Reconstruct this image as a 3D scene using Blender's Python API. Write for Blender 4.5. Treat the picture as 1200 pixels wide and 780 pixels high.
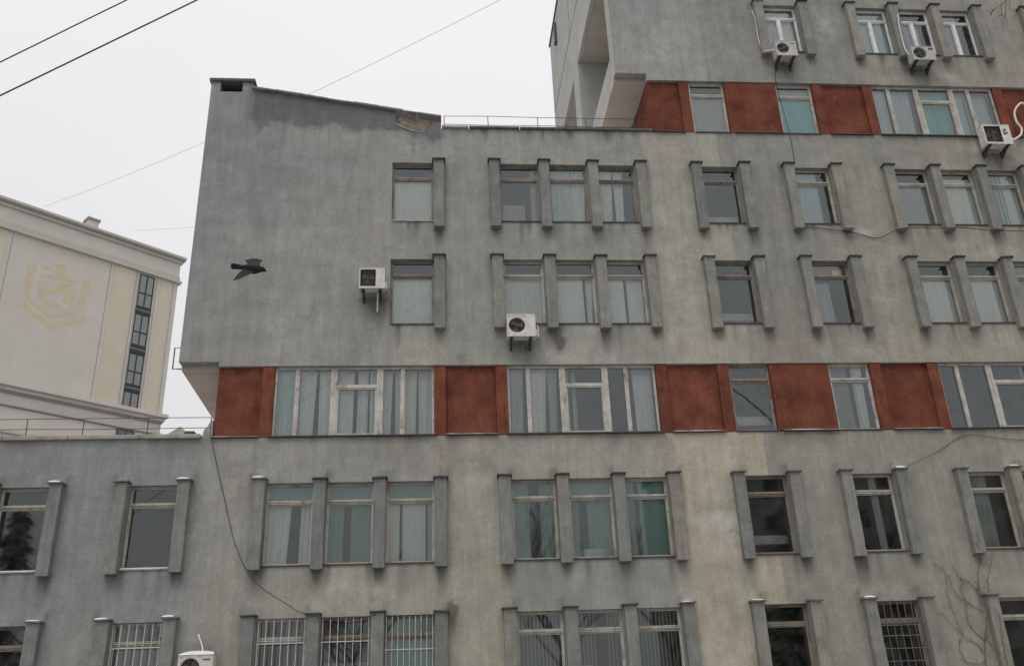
import bpy, bmesh, math, random
import numpy as np
from mathutils import Vector, Matrix, noise

for o in list(bpy.data.objects): bpy.data.objects.remove(o)
scene = bpy.context.scene
COL = scene.collection
random.seed(11)

# ------------------------------------------------------------------ camera
cam_d = bpy.data.cameras.new('camera'); cam = bpy.data.objects.new('camera', cam_d); COL.objects.link(cam)
RIGHT = Vector((0.99641243, -0.07632355, -0.03656476)); UP = Vector((0.00298664, -0.40007183, 0.91647892)); FWD = Vector((0.08457745, 0.9133002, 0.39840859))
m = Matrix.Identity(4)
for i in range(3):
    m[i][0] = RIGHT[i]; m[i][1] = UP[i]; m[i][2] = -FWD[i]
m[0][3], m[1][3], m[2][3] = 0.0, -23.0, 1.6
cam.matrix_world = m
cam_d.sensor_width = 36; cam_d.lens = 1061.54 / 1200 * 36
cam_d.clip_start = 0.1; cam_d.clip_end = 1500
scene.camera = cam

# ------------------------------------------------------------------ sky and sun (overcast winter day)
SUN_EL, SUN_AZ = math.radians(60), math.radians(200)      # azimuth clockwise from +Y
w = bpy.data.worlds.new('World'); scene.world = w; w.use_nodes = True
nt = w.node_tree; nt.nodes.clear()
sky = nt.nodes.new('ShaderNodeTexSky'); sky.sky_type = 'NISHITA'; sky.sun_disc = False
sky.sun_elevation = SUN_EL; sky.sun_rotation = SUN_AZ; sky.dust_density = 6; sky.air_density = 1.0
mixs = nt.nodes.new('ShaderNodeMix'); mixs.data_type = 'RGBA'; mixs.inputs[0].default_value = 0.94
mixs.inputs[7].default_value = (8.55, 8.46, 8.62, 1)
nt.links.new(sky.outputs[0], mixs.inputs[6])
# soft, very broad unevenness of the cloud layer
tcw = nt.nodes.new('ShaderNodeTexCoord'); nzw = nt.nodes.new('ShaderNodeTexNoise'); nzw.inputs['Scale'].default_value = 1.6; nzw.inputs['Detail'].default_value = 3
nt.links.new(tcw.outputs['Generated'], nzw.inputs['Vector'])
mr = nt.nodes.new('ShaderNodeMapRange'); mr.inputs[3].default_value = 0.90; mr.inputs[4].default_value = 1.10
nt.links.new(nzw.outputs[0], mr.inputs[0])
sepw = nt.nodes.new('ShaderNodeSeparateXYZ'); nt.links.new(tcw.outputs['Generated'], sepw.inputs[0])
grd = nt.nodes.new('ShaderNodeMapRange'); grd.inputs[1].default_value = 0; grd.inputs[2].default_value = 1; grd.inputs[3].default_value = 0.80; grd.inputs[4].default_value = 1.22
nt.links.new(sepw.outputs[2], grd.inputs[0])
mg = nt.nodes.new('ShaderNodeMath'); mg.operation = 'MULTIPLY'; nt.links.new(mr.outputs[0], mg.inputs[0]); nt.links.new(grd.outputs[0], mg.inputs[1])
mulw = nt.nodes.new('ShaderNodeVectorMath'); mulw.operation = 'SCALE'
nt.links.new(mixs.outputs[2], mulw.inputs[0]); nt.links.new(mg.outputs[0], mulw.inputs['Scale'])
bg = nt.nodes.new('ShaderNodeBackground'); bg.inputs[1].default_value = 0.1
nt.links.new(mulw.outputs[0], bg.inputs[0])
wo = nt.nodes.new('ShaderNodeOutputWorld'); nt.links.new(bg.outputs[0], wo.inputs[0])

sun_d = bpy.data.lights.new('sun', 'SUN'); sun_d.energy = 0.9; sun_d.angle = math.radians(24); sun_d.color = (1.0, 0.97, 0.93)
sun = bpy.data.objects.new('sun', sun_d); COL.objects.link(sun)
sdir = Vector((math.sin(SUN_AZ) * math.cos(SUN_EL), math.cos(SUN_AZ) * math.cos(SUN_EL), math.sin(SUN_EL)))
sun.rotation_euler = sdir.to_track_quat('Z', 'Y').to_euler(); sun.location = (0, -30, 60)

vs = scene.view_settings; vs.view_transform = 'Standard'; vs.look = 'None'; vs.exposure = 0.0; vs.gamma = 1; vs.use_curve_mapping = False

# ------------------------------------------------------------------ node helpers
class NT:
    def __init__(s, name):
        s.mat = bpy.data.materials.new(name); s.mat.use_nodes = True; s.t = s.mat.node_tree; s.t.nodes.clear()
        s.out = s.t.nodes.new('ShaderNodeOutputMaterial')
    def n(s, typ, **kw):
        nd = s.t.nodes.new('ShaderNode' + typ)
        for k, v in kw.items(): setattr(nd, k, v)
        return nd
    def l(s, a, b): s.t.links.new(a, b)
    def coord(s, kind='Object'): return s.n('TexCoord').outputs[kind]
    def pos(s): return s.n('NewGeometry').outputs['Position']
    def noise(s, vec, scale, detail=4, rough=0.55, stretch=None):
        if stretch:
            mp = s.n('Mapping'); mp.inputs['Scale'].default_value = stretch; s.l(vec, mp.inputs[0]); vec = mp.outputs[0]
        nz = s.n('TexNoise'); nz.inputs['Scale'].default_value = scale; nz.inputs['Detail'].default_value = detail; nz.inputs['Roughness'].default_value = rough
        s.l(vec, nz.inputs['Vector']); return nz.outputs[0]
    def rng(s, v, a, b, c=0.0, d=1.0, smooth=False):
        r = s.n('MapRange'); r.interpolation_type = 'SMOOTHSTEP' if smooth else 'LINEAR'
        for i, q in enumerate((a, b, c, d)): r.inputs[i + 1].default_value = q
        s.l(v, r.inputs[0]); return r.outputs[0]
    def math(s, op, a, b=None):
        r = s.n('Math', operation=op)
        for i, q in enumerate((a, b)):
            if q is None: continue
            if isinstance(q, (int, float)): r.inputs[i].default_value = q
            else: s.l(q, r.inputs[i])
        return r.outputs[0]
    def mix(s, f, a, b, blend='MIX'):
        r = s.n('Mix', data_type='RGBA', blend_type=blend)
        for i, q in ((0, f), (6, a), (7, b)):
            if isinstance(q, (int, float)): r.inputs[i].default_value = q
            elif isinstance(q, tuple): r.inputs[i].default_value = (*q, 1) if len(q) == 3 else q
            else: s.l(q, r.inputs[i])
        return r.outputs[2]
    def bump(s, h, strength=0.3, dist=0.01):
        b = s.n('Bump'); b.inputs['Strength'].default_value = strength; b.inputs['Distance'].default_value = dist
        s.l(h, b.inputs['Height']); return b.outputs[0]
    def principled(s, col, rough=0.8, normal=None, metal=0.0, spec=0.3):
        p = s.n('BsdfPrincipled')
        if isinstance(col, tuple): p.inputs['Base Color'].default_value = (*col, 1)
        else: s.l(col, p.inputs['Base Color'])
        if isinstance(rough, (int, float)): p.inputs['Roughness'].default_value = rough
        else: s.l(rough, p.inputs['Roughness'])
        p.inputs['Metallic'].default_value = metal; p.inputs['Specular IOR Level'].default_value = spec
        if normal is not None: s.l(normal, p.inputs['Normal'])
        s.l(p.outputs[0], s.out.inputs[0]); return p

MATS = {}
def simple(name, col, rough=0.7, var=0.12, scale=6.0, metal=0.0, spec=0.3, bump=0.0, stretch=None):
    s = NT(name); v = s.pos()
    f = s.noise(v, scale, 5, 0.6, stretch)
    c = s.mix(s.rng(f, 0.3, 0.7), tuple(q * (1 - var) for q in col), tuple(min(1, q * (1 + var)) for q in col))
    nrm = s.bump(s.noise(v, scale * 6, 3), bump, 0.01) if bump else None
    s.principled(c, rough, nrm, metal, spec); MATS[name] = s.mat; return s.mat

# painted, weathered cement render of the facade
def make_plaster(name, attrs=True):
    s = NT(name); v = s.pos()
    sep = s.n('SeparateXYZ'); s.l(v, sep.inputs[0]); X, Z = sep.outputs[0], sep.outputs[2]
    big = s.noise(v, 0.33, 4, 0.55); med = s.noise(v, 1.7, 7, 0.62); fine = s.noise(v, 14, 5, 0.6)
    streak = s.noise(v, 2.6, 6, 0.65, (1.9, 1.9, 0.22)); horiz = s.noise(v, 1.5, 6, 0.65, (0.45, 0.45, 1.6))
    def att(n):
        a = s.n('Attribute'); a.attribute_name = n; return a.outputs['Fac']
    if attrs: warm, dirt_shade, pale, tone, rust = att('warm'), att('dirt_shade'), att('pale'), att('tone'), att('rust')
    else: warm = s.rng(Z, 20, 3, 0.15, 0.75)
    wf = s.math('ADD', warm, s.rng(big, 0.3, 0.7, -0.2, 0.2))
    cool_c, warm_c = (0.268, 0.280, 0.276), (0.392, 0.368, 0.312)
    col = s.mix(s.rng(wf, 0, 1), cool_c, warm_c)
    # repainted rectangles: crisp but hand-cut edges
    wob = s.rng(s.noise(v, 1.3, 3), 0.3, 0.7, -0.05, 0.05)
    Xw, Zw = s.math('ADD', X, wob), s.math('ADD', Z, s.rng(horiz, 0.3, 0.7, -0.05, 0.05))
    rects = [(-4.45, 40, 10.0, 18.9, (1.045, 1.04, 1.025), 0.8), (8.83, 40, 0, 9, (0.82, 0.835, 0.87), 1), (8.83, 40, 9, 33, (0.88, 0.885, 0.89), 1), (1.85, 6.05, 4.22, 5.42, (0.84, 0.875, 0.92), 1), (-1.15, 0.32, 10.6, 11.86, (1.08, 1.06, 1.03), .8),
             (-20, -5.85, 0, 9, (0.90, 0.93, 0.965), 1), (6.35, 8.83, 0, 8.7, (1.13, 1.10, 1.03), 1), (6.35, 8.83, 9, 18.5, (1.07, 1.06, 1.02), 1), (5.7, 8.83, 20.4, 33, (1.02, 1.03, 1.06), 1), (9.5, 10.75, 11.8, 17.9, (0.95, 0.95, 0.94), .7),
             (13.3, 16.2, 14.1, 14.95, (1.05, 1.04, 1.0), .8), (12.4, 13.9, 10.7, 14.6, (1.06, 1.05, 1.01), .7), (-4.3, -0.1, 4.3, 5.3, (1.04, 1.02, 0.98), .6), (-0.1, 1.6, 0, 8.7, (1.07, 1.045, 1.0), .8), (14.6, 19, 20.5, 21.6, (1.05, 1.04, 1.01), .8),
             (2.6, 4.9, 17.25, 18.5, (0.94, 0.95, 0.97), .6), (9.2, 10.9, 7.7, 8.7, (1.05, 1.03, 1.0), .7), (15.2, 18.6, 7.6, 8.7, (1.06, 1.05, 1.02), .6), (10.9, 13.6, 4.3, 5.3, (0.96, 0.96, 0.97), .7)]
    for (x0, x1, z0, z1, k, a) in rects:
        mk = None
        for src, e, up in ((Xw, x0, 1), (Xw, x1, 0), (Zw, z0, 1), (Zw, z1, 0)):
            q = s.rng(src, e - 0.015, e + 0.015, 0 if up else 1, 1 if up else 0)
            mk = q if mk is None else s.math('MULTIPLY', mk, q)
        col = s.mix(s.math('MULTIPLY', mk, a), col, s.mix(1.0, col, k, 'MULTIPLY'))
    grain0 = s.noise(v, 4.0, 7, 0.7, (1.5, 1.5, 0.5))
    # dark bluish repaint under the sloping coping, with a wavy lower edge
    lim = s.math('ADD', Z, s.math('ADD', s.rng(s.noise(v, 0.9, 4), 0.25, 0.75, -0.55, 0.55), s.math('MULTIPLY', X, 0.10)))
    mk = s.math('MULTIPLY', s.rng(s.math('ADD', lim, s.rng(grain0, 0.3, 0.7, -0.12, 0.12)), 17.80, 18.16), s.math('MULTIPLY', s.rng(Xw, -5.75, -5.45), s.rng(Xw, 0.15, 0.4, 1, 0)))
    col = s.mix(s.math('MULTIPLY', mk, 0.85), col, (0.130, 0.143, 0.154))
    # mottling, streaks, brushed repaint
    col = s.mix(1.0, col, s.mix(s.rng(med, 0.25, 0.75), (0.81, 0.81, 0.815), (1.15, 1.147, 1.135)), 'MULTIPLY')
    col = s.mix(1.0, col, s.mix(s.rng(streak, 0.3, 0.7), (0.85, 0.845, 0.835), (1.09, 1.09, 1.085)), 'MULTIPLY')
    col = s.mix(1.0, col, s.mix(s.rng(horiz, 0.3, 0.7), (0.94, 0.94, 0.943), (1.05, 1.05, 1.047)), 'MULTIPLY')
    col = s.mix(1.0, col, s.mix(s.rng(fine, 0.3, 0.7), (0.90, 0.90, 0.90), (1.10, 1.10, 1.10)), 'MULTIPLY')
    grain = s.noise(v, 5.5, 8, 0.75); col = s.mix(1.0, col, s.mix(s.rng(grain, 0.3, 0.7), (0.92, 0.92, 0.917), (1.075, 1.075, 1.072)), 'MULTIPLY')
    speck = s.noise(v, 9, 3, 0.5); col = s.mix(s.rng(speck, 0.70, 0.76, 0, 0.22), col, (0.50, 0.49, 0.46)); col = s.mix(s.rng(speck, 0.30, 0.25, 0, 0.25), col, (0.17, 0.165, 0.155))
    if attrs:
        tn = s.n('VectorMath', operation='SCALE'); s.l(col, tn.inputs[0]); s.l(s.math('ADD', tone, 1.0), tn.inputs['Scale']); col = tn.outputs[0]
        col = s.mix(s.math('MINIMUM', s.math('MULTIPLY', rust, s.rng(grain0, 0.35, 0.65)), 0.6), col, (0.30, 0.235, 0.155))
        pf = s.math('MULTIPLY', pale, s.rng(med, 0.42, 0.66)); col = s.mix(s.math('MINIMUM', pf, 0.7), col, (0.56, 0.54, 0.49))
        df = s.math('MULTIPLY', dirt_shade, s.rng(s.math('ADD', streak, s.math('MULTIPLY', med, 0.5)), 0.5, 0.95, 0.2, 1.9))
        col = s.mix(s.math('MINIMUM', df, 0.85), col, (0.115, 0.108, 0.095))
    # hairline cracks and pocks
    vo = s.n('TexVoronoi', feature='DISTANCE_TO_EDGE'); vo.inputs['Scale'].default_value = 0.42
    dis = s.n('VectorMath', operation='ADD'); s.l(v, dis.inputs[0])
    nzc = s.n('TexNoise'); nzc.inputs['Scale'].default_value = 2.2; nzc.inputs['Detail'].default_value = 6; s.l(v, nzc.inputs['Vector'])
    scv = s.n('VectorMath', operation='SCALE'); s.l(nzc.outputs['Color'], scv.inputs[0]); scv.inputs['Scale'].default_value = 0.9; s.l(scv.outputs[0], dis.inputs[1])
    s.l(dis.outputs[0], vo.inputs['Vector'])
    ck = s.math('MULTIPLY', s.rng(vo.outputs['Distance'], 0.0, 0.006, 1, 0), s.rng(big, 0.5, 0.62))
    col = s.mix(s.math('MULTIPLY', ck, 0.18), col, (0.13, 0.125, 0.115))
    h = s.math('ADD', s.math('MULTIPLY', med, 0.6), s.math('ADD', s.math('MULTIPLY', fine, 0.35), s.math('MULTIPLY', s.noise(v, 60, 3), 0.15)))
    s.principled(col, 0.93, s.bump(h, 0.55, 0.02), spec=0.15); MATS[name] = s.mat
make_plaster('plaster'); 
def make_pilaster_mat():
    s = NT('pilaster_render'); v = s.pos(); oi = s.n('ObjectInfo')
    sep = s.n('SeparateXYZ'); s.l(v, sep.inputs[0])
    warm = s.math('ADD', s.rng(sep.outputs[0], -6, 14, 0.1, 0.55), s.rng(oi.outputs['Random'], 0, 1, -0.3, 0.35))
    col = s.mix(s.rng(warm, 0, 1), (0.202, 0.215, 0.208), (0.305, 0.292, 0.246))
    col = s.mix(1.0, col, s.mix(s.rng(s.noise(v, 2.5, 6), 0.3, 0.7), (0.8, 0.8, 0.8), (1.16, 1.15, 1.14)), 'MULTIPLY')
    st = s.noise(v, 5, 4, 0.6, (2, 2, 0.2)); col = s.mix(1.0, col, s.mix(s.rng(st, 0.3, 0.7), (0.84, 0.84, 0.83), (1.1, 1.1, 1.1)), 'MULTIPLY')
    fi = s.noise(v, 22, 5); col = s.mix(1.0, col, s.mix(s.rng(fi, 0.3, 0.7), (0.88, 0.88, 0.88), (1.1, 1.1, 1.1)), 'MULTIPLY')
    s.principled(col, 0.93, s.bump(fi, 0.5, 0.015), spec=0.15); MATS['pilaster_render'] = s.mat
make_pilaster_mat()
def make_red():
    s = NT('red_render'); v = s.pos(); oi = s.n('ObjectInfo')
    c = s.mix(s.rng(s.noise(v, 1.6, 6), 0.3, 0.7), (0.115, 0.036, 0.023), (0.235, 0.080, 0.048))
    c = s.mix(1.0, c, s.mix(oi.outputs['Random'], (0.78, 0.80, 0.82), (1.14, 1.14, 1.12)), 'MULTIPLY')
    st = s.noise(v, 4, 5, 0.6, (2.2, 2.2, 0.25)); c = s.mix(s.rng(st, 0.5, 0.8, 0, 0.75), c, (0.085, 0.035, 0.026))
    pe = s.noise(v, 5.5, 8, 0.7); c = s.mix(s.rng(pe, 0.60, 0.70, 0, 0.6), c, (0.31, 0.125, 0.08))
    fi = s.noise(v, 30, 5); c = s.mix(1.0, c, s.mix(s.rng(fi, 0.3, 0.7), (0.85, 0.85, 0.85), (1.12, 1.12, 1.12)), 'MULTIPLY')
    s.principled(c, 0.92, s.bump(fi, 0.6, 0.015), spec=0.15); MATS['red_render'] = s.mat
make_red()
def worn(name, paint, under, amount, gloss=0.55):
    s = NT(name); v = s.pos()
    f = s.noise(v, 9, 8, 0.72, (1, 1, 0.35)); f2 = s.noise(v, 2.0, 4)
    mk = s.rng(s.math('ADD', f, s.math('MULTIPLY', s.math('SUBTRACT', f2, 0.5), 0.5)), 0.60 - amount, 0.74 - amount)
    c = s.mix(mk, paint, under); g = s.noise(v, 3.0, 6)
    c = s.mix(1.0, c, s.mix(s.rng(g, 0.3, 0.7), (0.72, 0.71, 0.68), (1.05, 1.05, 1.04)), 'MULTIPLY')
    s.principled(c, gloss, s.bump(f, 0.3, 0.006)); MATS[name] = s.mat
worn('frame_cream', (0.52, 0.495, 0.43), (0.33, 0.26, 0.195), 0.05)
worn('frame_brown', (0.32, 0.275, 0.235), (0.20, 0.13, 0.10), 0.08)
worn('frame_white', (0.56, 0.545, 0.50), (0.30, 0.245, 0.19), 0.07)
worn('frame_pvc', (0.82, 0.82, 0.82), (0.6, 0.6, 0.58), -0.1, 0.35)
def make_glass(name, tint, k=1.55, base=0.05, wob=0.012):
    s = NT(name); v = s.pos()
    tr = s.n('BsdfTransparent'); tr.inputs[0].default_value = (*tint, 1)
    gl = s.n('BsdfGlossy'); gl.inputs[0].default_value = (0.88, 0.95, 0.95, 1); gl.inputs['Roughness'].default_value = 0.025
    b = s.bump(s.noise(v, 1.3, 2), wob, 0.05); s.l(b, gl.inputs['Normal'])
    fr = s.n('Fresnel'); fr.inputs[0].default_value = 1.5; s.l(b, fr.inputs['Normal'])
    f = s.math('MINIMUM', s.math('ADD', s.math('MULTIPLY', fr.outputs[0], k), base), 1.0)
    df = s.n('BsdfDiffuse'); df.inputs[0].default_value = (0.5, 0.49, 0.46, 1)          # dust on the pane
    m1 = s.n('MixShader'); s.l(f, m1.inputs[0]); s.l(tr.outputs[0], m1.inputs[1]); s.l(gl.outputs[0], m1.inputs[2])
    m2 = s.n('MixShader'); s.l(s.rng(s.noise(v, 3.5, 6, 0.6), 0.35, 0.75, 0.005, 0.07), m2.inputs[0]); s.l(m1.outputs[0], m2.inputs[1]); s.l(df.outputs[0], m2.inputs[2])
    s.l(m2.outputs[0], s.out.inputs[0]); MATS[name] = s.mat
make_glass('glass', (0.90, 0.94, 0.93), 1.5, 0.06); make_glass('glass_old', (0.86, 0.92, 0.90), 1.5, 0.05)
def cloth(name, col, trans=0.08):
    s = NT(name); v = s.pos()
    c = s.mix(s.rng(s.noise(v, 5, 5, 0.6, (3, 3, 0.25)), 0.3, 0.7), tuple(q * 0.88 for q in col), tuple(min(1, q * 1.06) for q in col))
    d = s.n('BsdfDiffuse'); t = s.n('BsdfTranslucent'); s.l(c, d.inputs[0]); s.l(c, t.inputs[0])
    mx = s.n('MixShader'); mx.inputs[0].default_value = trans; s.l(d.outputs[0], mx.inputs[1]); s.l(t.outputs[0], mx.inputs[2]); s.l(mx.outputs[0], s.out.inputs[0]); MATS[name] = s.mat
cloth('cloth_white', (0.86, 0.855, 0.80)); cloth('cloth_grey', (0.50, 0.51, 0.48)); cloth('cloth_teal', (0.25, 0.42, 0.38)); cloth('cloth_green', (0.24, 0.38, 0.31)); cloth('cloth_blue', (0.62, 0.70, 0.70)); cloth('cloth_brown', (0.42, 0.33, 0.27)); cloth('cloth_lilac', (0.55, 0.52, 0.60)); cloth('blind_dark', (0.33, 0.32, 0.30)); cloth('cloth_aqua', (0.25, 0.60, 0.60))
simple('interior', (0.22, 0.22, 0.21), 0.9); simple('landing', (0.55, 0.56, 0.53), 0.8)
simple('soffit', (0.47, 0.415, 0.345), 0.92, 0.16, 1.2, bump=0.3); simple('tower_side', (0.41, 0.405, 0.38), 0.92, 0.12, 0.9, bump=0.3)
simple('flashing', (0.075, 0.072, 0.068), 0.6, 0.3, 5); simple('sill_metal', (0.34, 0.33, 0.31), 0.5, 0.25, 4, 0.3)
simple('cap_metal', (0.17, 0.163, 0.15), 0.6, 0.3, 5); simple('concrete_cap', (0.33, 0.31, 0.275), 0.9, 0.28, 3.0, bump=0.4); simple('coping_old', (0.21, 0.195, 0.175), 0.9, 0.55, 1.6, bump=0.5); simple('concrete_dark', (0.12, 0.113, 0.10), 0.9, 0.3, 4.0, bump=0.4)
simple('snow', (0.86, 0.87, 0.90), 0.7, 0.04, 8, bump=0.3); simple('roof_felt', (0.10, 0.10, 0.10), 0.95, 0.25, 2); simple('roof_bounce_snow', (0.78, 0.79, 0.82), 0.8, 0.12, 1.5, bump=0.4)
simple('steel_dark', (0.07, 0.065, 0.06), 0.55, 0.3, 6, 0.4); simple('rust', (0.17, 0.085, 0.05), 0.85, 0.35, 6)
simple('bar_white', (0.58, 0.57, 0.53), 0.55, 0.25, 6); simple('bar_dark', (0.16, 0.145, 0.13), 0.7, 0.3, 6)
simple('ac_white', (0.62, 0.60, 0.54), 0.5, 0.2, 5); simple('ac_grey', (0.46, 0.45, 0.42), 0.5, 0.12, 3); simple('ac_dark', (0.030, 0.030, 0.030), 0.6, 0.2, 5); simple('ac_guard', (0.10, 0.097, 0.09), 0.5, 0.2, 5); simple('ac_mark', (0.05, 0.06, 0.16), 0.4, 0.1)
simple('pipe_white', (0.72, 0.70, 0.65), 0.6, 0.15, 5); simple('cable_black', (0.045, 0.042, 0.04), 0.7, 0.2, 6); simple('wire_grey', (0.62, 0.60, 0.59), 0.7, 0.1)
simple('cream_wall', (0.555, 0.525, 0.470), 0.9, 0.05, 0.6, bump=0.1); simple('cream_band', (0.475, 0.445, 0.40), 0.9, 0.06, 0.6); simple('yellow_paint', (0.565, 0.52, 0.41), 0.9, 0.05, 0.8); simple('emblem_paint', (0.56, 0.495, 0.345), 0.9, 0.06, 1.5); simple('groove', (0.30, 0.28, 0.25), 0.9)
simple('window_dark', (0.035, 0.038, 0.045), 0.4, 0.1); simple('bark', (0.075, 0.062, 0.05), 0.95, 0.3, 5, bump=0.6); simple('vine_bark', (0.155, 0.13, 0.11), 0.95, 0.3, 9); simple('feather', (0.014, 0.0145, 0.014), 0.75, 0.5, 14); simple('beak', (0.05, 0.045, 0.04), 0.5)
simple('needles', (0.035, 0.05, 0.032), 0.8, 0.4, 3); simple('house_brick', (0.32, 0.30, 0.27), 0.9, 0.2, 2); simple('plaster_edge', (0.52, 0.49, 0.44), 0.9, 0.2, 6); simple('card', (0.80, 0.66, 0.52), 0.7, 0.05); simple('plant', (0.06, 0.09, 0.045), 0.7, 0.3, 20)
def make_brick():
    s = NT('bare_brick'); v = s.coord()
    mp = s.n('Mapping'); mp.inputs['Rotation'].default_value = (math.radians(90), 0, 0); s.l(v, mp.inputs[0])
    br = s.n('TexBrick'); br.inputs['Scale'].default_value = 4.2; br.inputs['Color1'].default_value = (0.27, 0.20, 0.155, 1); br.inputs['Color2'].default_value = (0.38, 0.30, 0.23, 1); br.inputs['Mortar'].default_value = (0.36, 0.34, 0.30, 1); br.inputs['Mortar Size'].default_value = 0.03
    s.l(mp.outputs[0], br.inputs[0])
    c = s.mix(s.rng(s.noise(s.pos(), 3.5, 7), 0.4, 0.62), br.outputs[0], (0.24, 0.205, 0.17))
    s.principled(c, 0.95, s.bump(s.math('ADD', s.noise(s.pos(), 8, 7), s.math('MULTIPLY', br.outputs[1], -0.6)), 0.9, 0.04)); MATS['bare_brick'] = s.mat
make_brick()
def make_ground():
    s = NT('slush_asphalt'); v = s.pos()
    f = s.noise(v, 0.5, 8, 0.65)
    c = s.mix(s.rng(f, 0.38, 0.56), (0.08, 0.08, 0.08), (0.5, 0.5, 0.52))
    s.principled(c, 0.8, s.bump(f, 0.4, 0.05)); MATS['slush_asphalt'] = s.mat
make_ground()

# ------------------------------------------------------------------ mesh helpers
class MB:
    def __init__(s): s.v, s.f = [], []
    def box(s, x0, x1, y0, y1, z0, z1):
        b = len(s.v); s.v += [(x0, y0, z0), (x1, y0, z0), (x1, y1, z0), (x0, y1, z0), (x0, y0, z1), (x1, y0, z1), (x1, y1, z1), (x0, y1, z1)]
        s.f += [tuple(b + i for i in q) for q in ((0, 3, 2, 1), (4, 5, 6, 7), (0, 1, 5, 4), (1, 2, 6, 5), (2, 3, 7, 6), (3, 0, 4, 7))]; return s
    def quad(s, *p): b = len(s.v); s.v += list(p); s.f.append(tuple(range(b, b + len(p)))); return s
    def prism(s, poly, axis_a, axis_b, axis_n, origin, depth):        # polygon in a plane, extruded along axis_n
        o, a, bb, nn = Vector(origin), Vector(axis_a), Vector(axis_b), Vector(axis_n); b = len(s.v); k = len(poly)
        s.v += [tuple(o + a * p + bb * q) for p, q in poly] + [tuple(o + a * p + bb * q + nn * depth) for p, q in poly]
        s.f += [tuple(range(b, b + k)), tuple(range(b + 2 * k - 1, b + k - 1, -1))]
        s.f += [(b + i, b + k + i, b + k + (i + 1) % k, b + (i + 1) % k) for i in range(k)]; return s
    def tube(s, pts, r, n=6, r1=None):
        pts = [Vector(p) for p in pts]; b = len(s.v); K = len(pts)
        for i, p in enumerate(pts):
            d = (pts[min(i + 1, K - 1)] - pts[max(i - 1, 0)]).normalized()
            a = d.cross(Vector((0.31, 0.17, 0.94))); a = a.normalized() if a.length > 1e-4 else Vector((1, 0, 0)); c = d.cross(a)
            rr = r if r1 is None else r + (r1 - r) * i / max(1, K - 1)
            for j in range(n):
                t = 2 * math.pi * j / n; s.v.append(tuple(p + a * (rr * math.cos(t)) + c * (rr * math.sin(t))))
        for i in range(K - 1):
            for j in range(n): s.f.append((b + i * n + j, b + i * n + (j + 1) % n, b + (i + 1) * n + (j + 1) % n, b + (i + 1) * n + j))
        s.f += [tuple(b + j for j in range(n - 1, -1, -1)), tuple(b + (K - 1) * n + j for j in range(n))]; return s
    def mesh(s, name, mat, smooth=False, bevel=0.0):
        me = bpy.data.meshes.new(name); me.from_pydata(s.v, [], s.f); me.materials.append(MATS[mat])
        if bevel:
            bm = bmesh.new(); bm.from_mesh(me); bmesh.ops.bevel(bm, geom=list(bm.edges), offset=bevel, segments=1, affect='EDGES'); bm.to_mesh(me); bm.free()
        if smooth: me.polygons.foreach_set('use_smooth', [True] * len(me.polygons))
        me.update(); return me
    def build(s, name, mat, parent=None, smooth=False, bevel=0.0): return link(name, s.mesh(name, mat, smooth, bevel), parent)
def link(name, data, parent=None, loc=None):
    o = bpy.data.objects.new(name, data); COL.objects.link(o)
    if parent: o.parent = parent
    if loc: o.location = loc
    return o
def tag(o, label, cat, group=None):
    o['label'] = label; o['category'] = cat
    if group: o['group'] = group
    return o
def thing(name, label, cat, loc=(0, 0, 0), group=None):
    o = link(name, None, None, loc); return tag(o, label, cat, group)
def structure(o): o['kind'] = 'structure'; return o

# ------------------------------------------------------------------ ground
g = MB(); N = 24
for i in range(N):
    for j in range(N):
        x0, y0 = -400 + 800 * i / N, -400 + 800 * j / N; q = 800 / N
        g.quad((x0, y0, 0), (x0 + q, y0, 0), (x0 + q, y0 + q, 0), (x0, y0 + q, 0))
structure(g.build('ground', 'slush_asphalt'))
structure(MB().box(-18, 26, -3.2, -0.02, 0.004, 0.13).build('pavement', 'concrete_cap', bevel=0.02))

# ------------------------------------------------------------------ the office building
B = thing('office_building', 'grey rendered office building with red window bands and pilastered windows', 'building', (0, 0, 0))
PX = dict(L0=-11.06, L1=-9.50, L2=-7.94, L3=-6.42, a0=-4.58, a1=-3.07, a2=-1.55, a3=-0.02, b0=1.64, b1=3.13, b2=4.61, b3=6.08, c0=7.83, c1=9.33, d0=10.74, d1=12.26, e0=13.96, e1=15.46, e2=16.96, e3=18.46, f0=20.2, f1=21.7)
PW = 0.30
ROWS = dict(R5=(2.00, 4.23, 2.13, 4.19), R4=(5.31, 7.535, 5.43, 7.49), R2=(11.72, 13.965, 11.91, 13.94), R1=(14.945, 17.21, 15.20, 17.205), T=(21.55, 23.77, 21.76, 23.74))   # pilaster bottom, top, opening bottom, top
def op(l, r): return (PX[l] + PW + 0.008, PX[r] - 0.008)
tri = lambda g_: [(g_ + '0', g_ + '1'), (g_ + '1', g_ + '2'), (g_ + '2', g_ + '3')]
low = [('L0', 'L1'), ('L2', 'L3')] + tri('a') + tri('b') + [('c0', 'c1'), ('d0', 'd1')] + tri('e')
up = [('a2', 'a3')] + tri('b') + [('c0', 'c1'), ('d0', 'd1')] + tri('e')
BAYS = dict(R5=low, R4=low, R2=up, R1=up, T=[('d0', 'd1')] + tri('e') + [('f0', 'f1')])
OPEN = {}
for r, bays in BAYS.items():
    for l, q in bays:
        x0, x1 = op(l, q)
        if r in ('R1', 'R2') and l == 'a2': x0 = -1.255
        OPEN[(r, l)] = (x0, x1, ROWS[r][2], ROWS[r][3])
PIL = {r: sorted({n for bay in BAYS[r] for n in bay}) for r in BAYS}
for r in ('R1', 'R2'): PIL[r].remove('a2')

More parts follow.
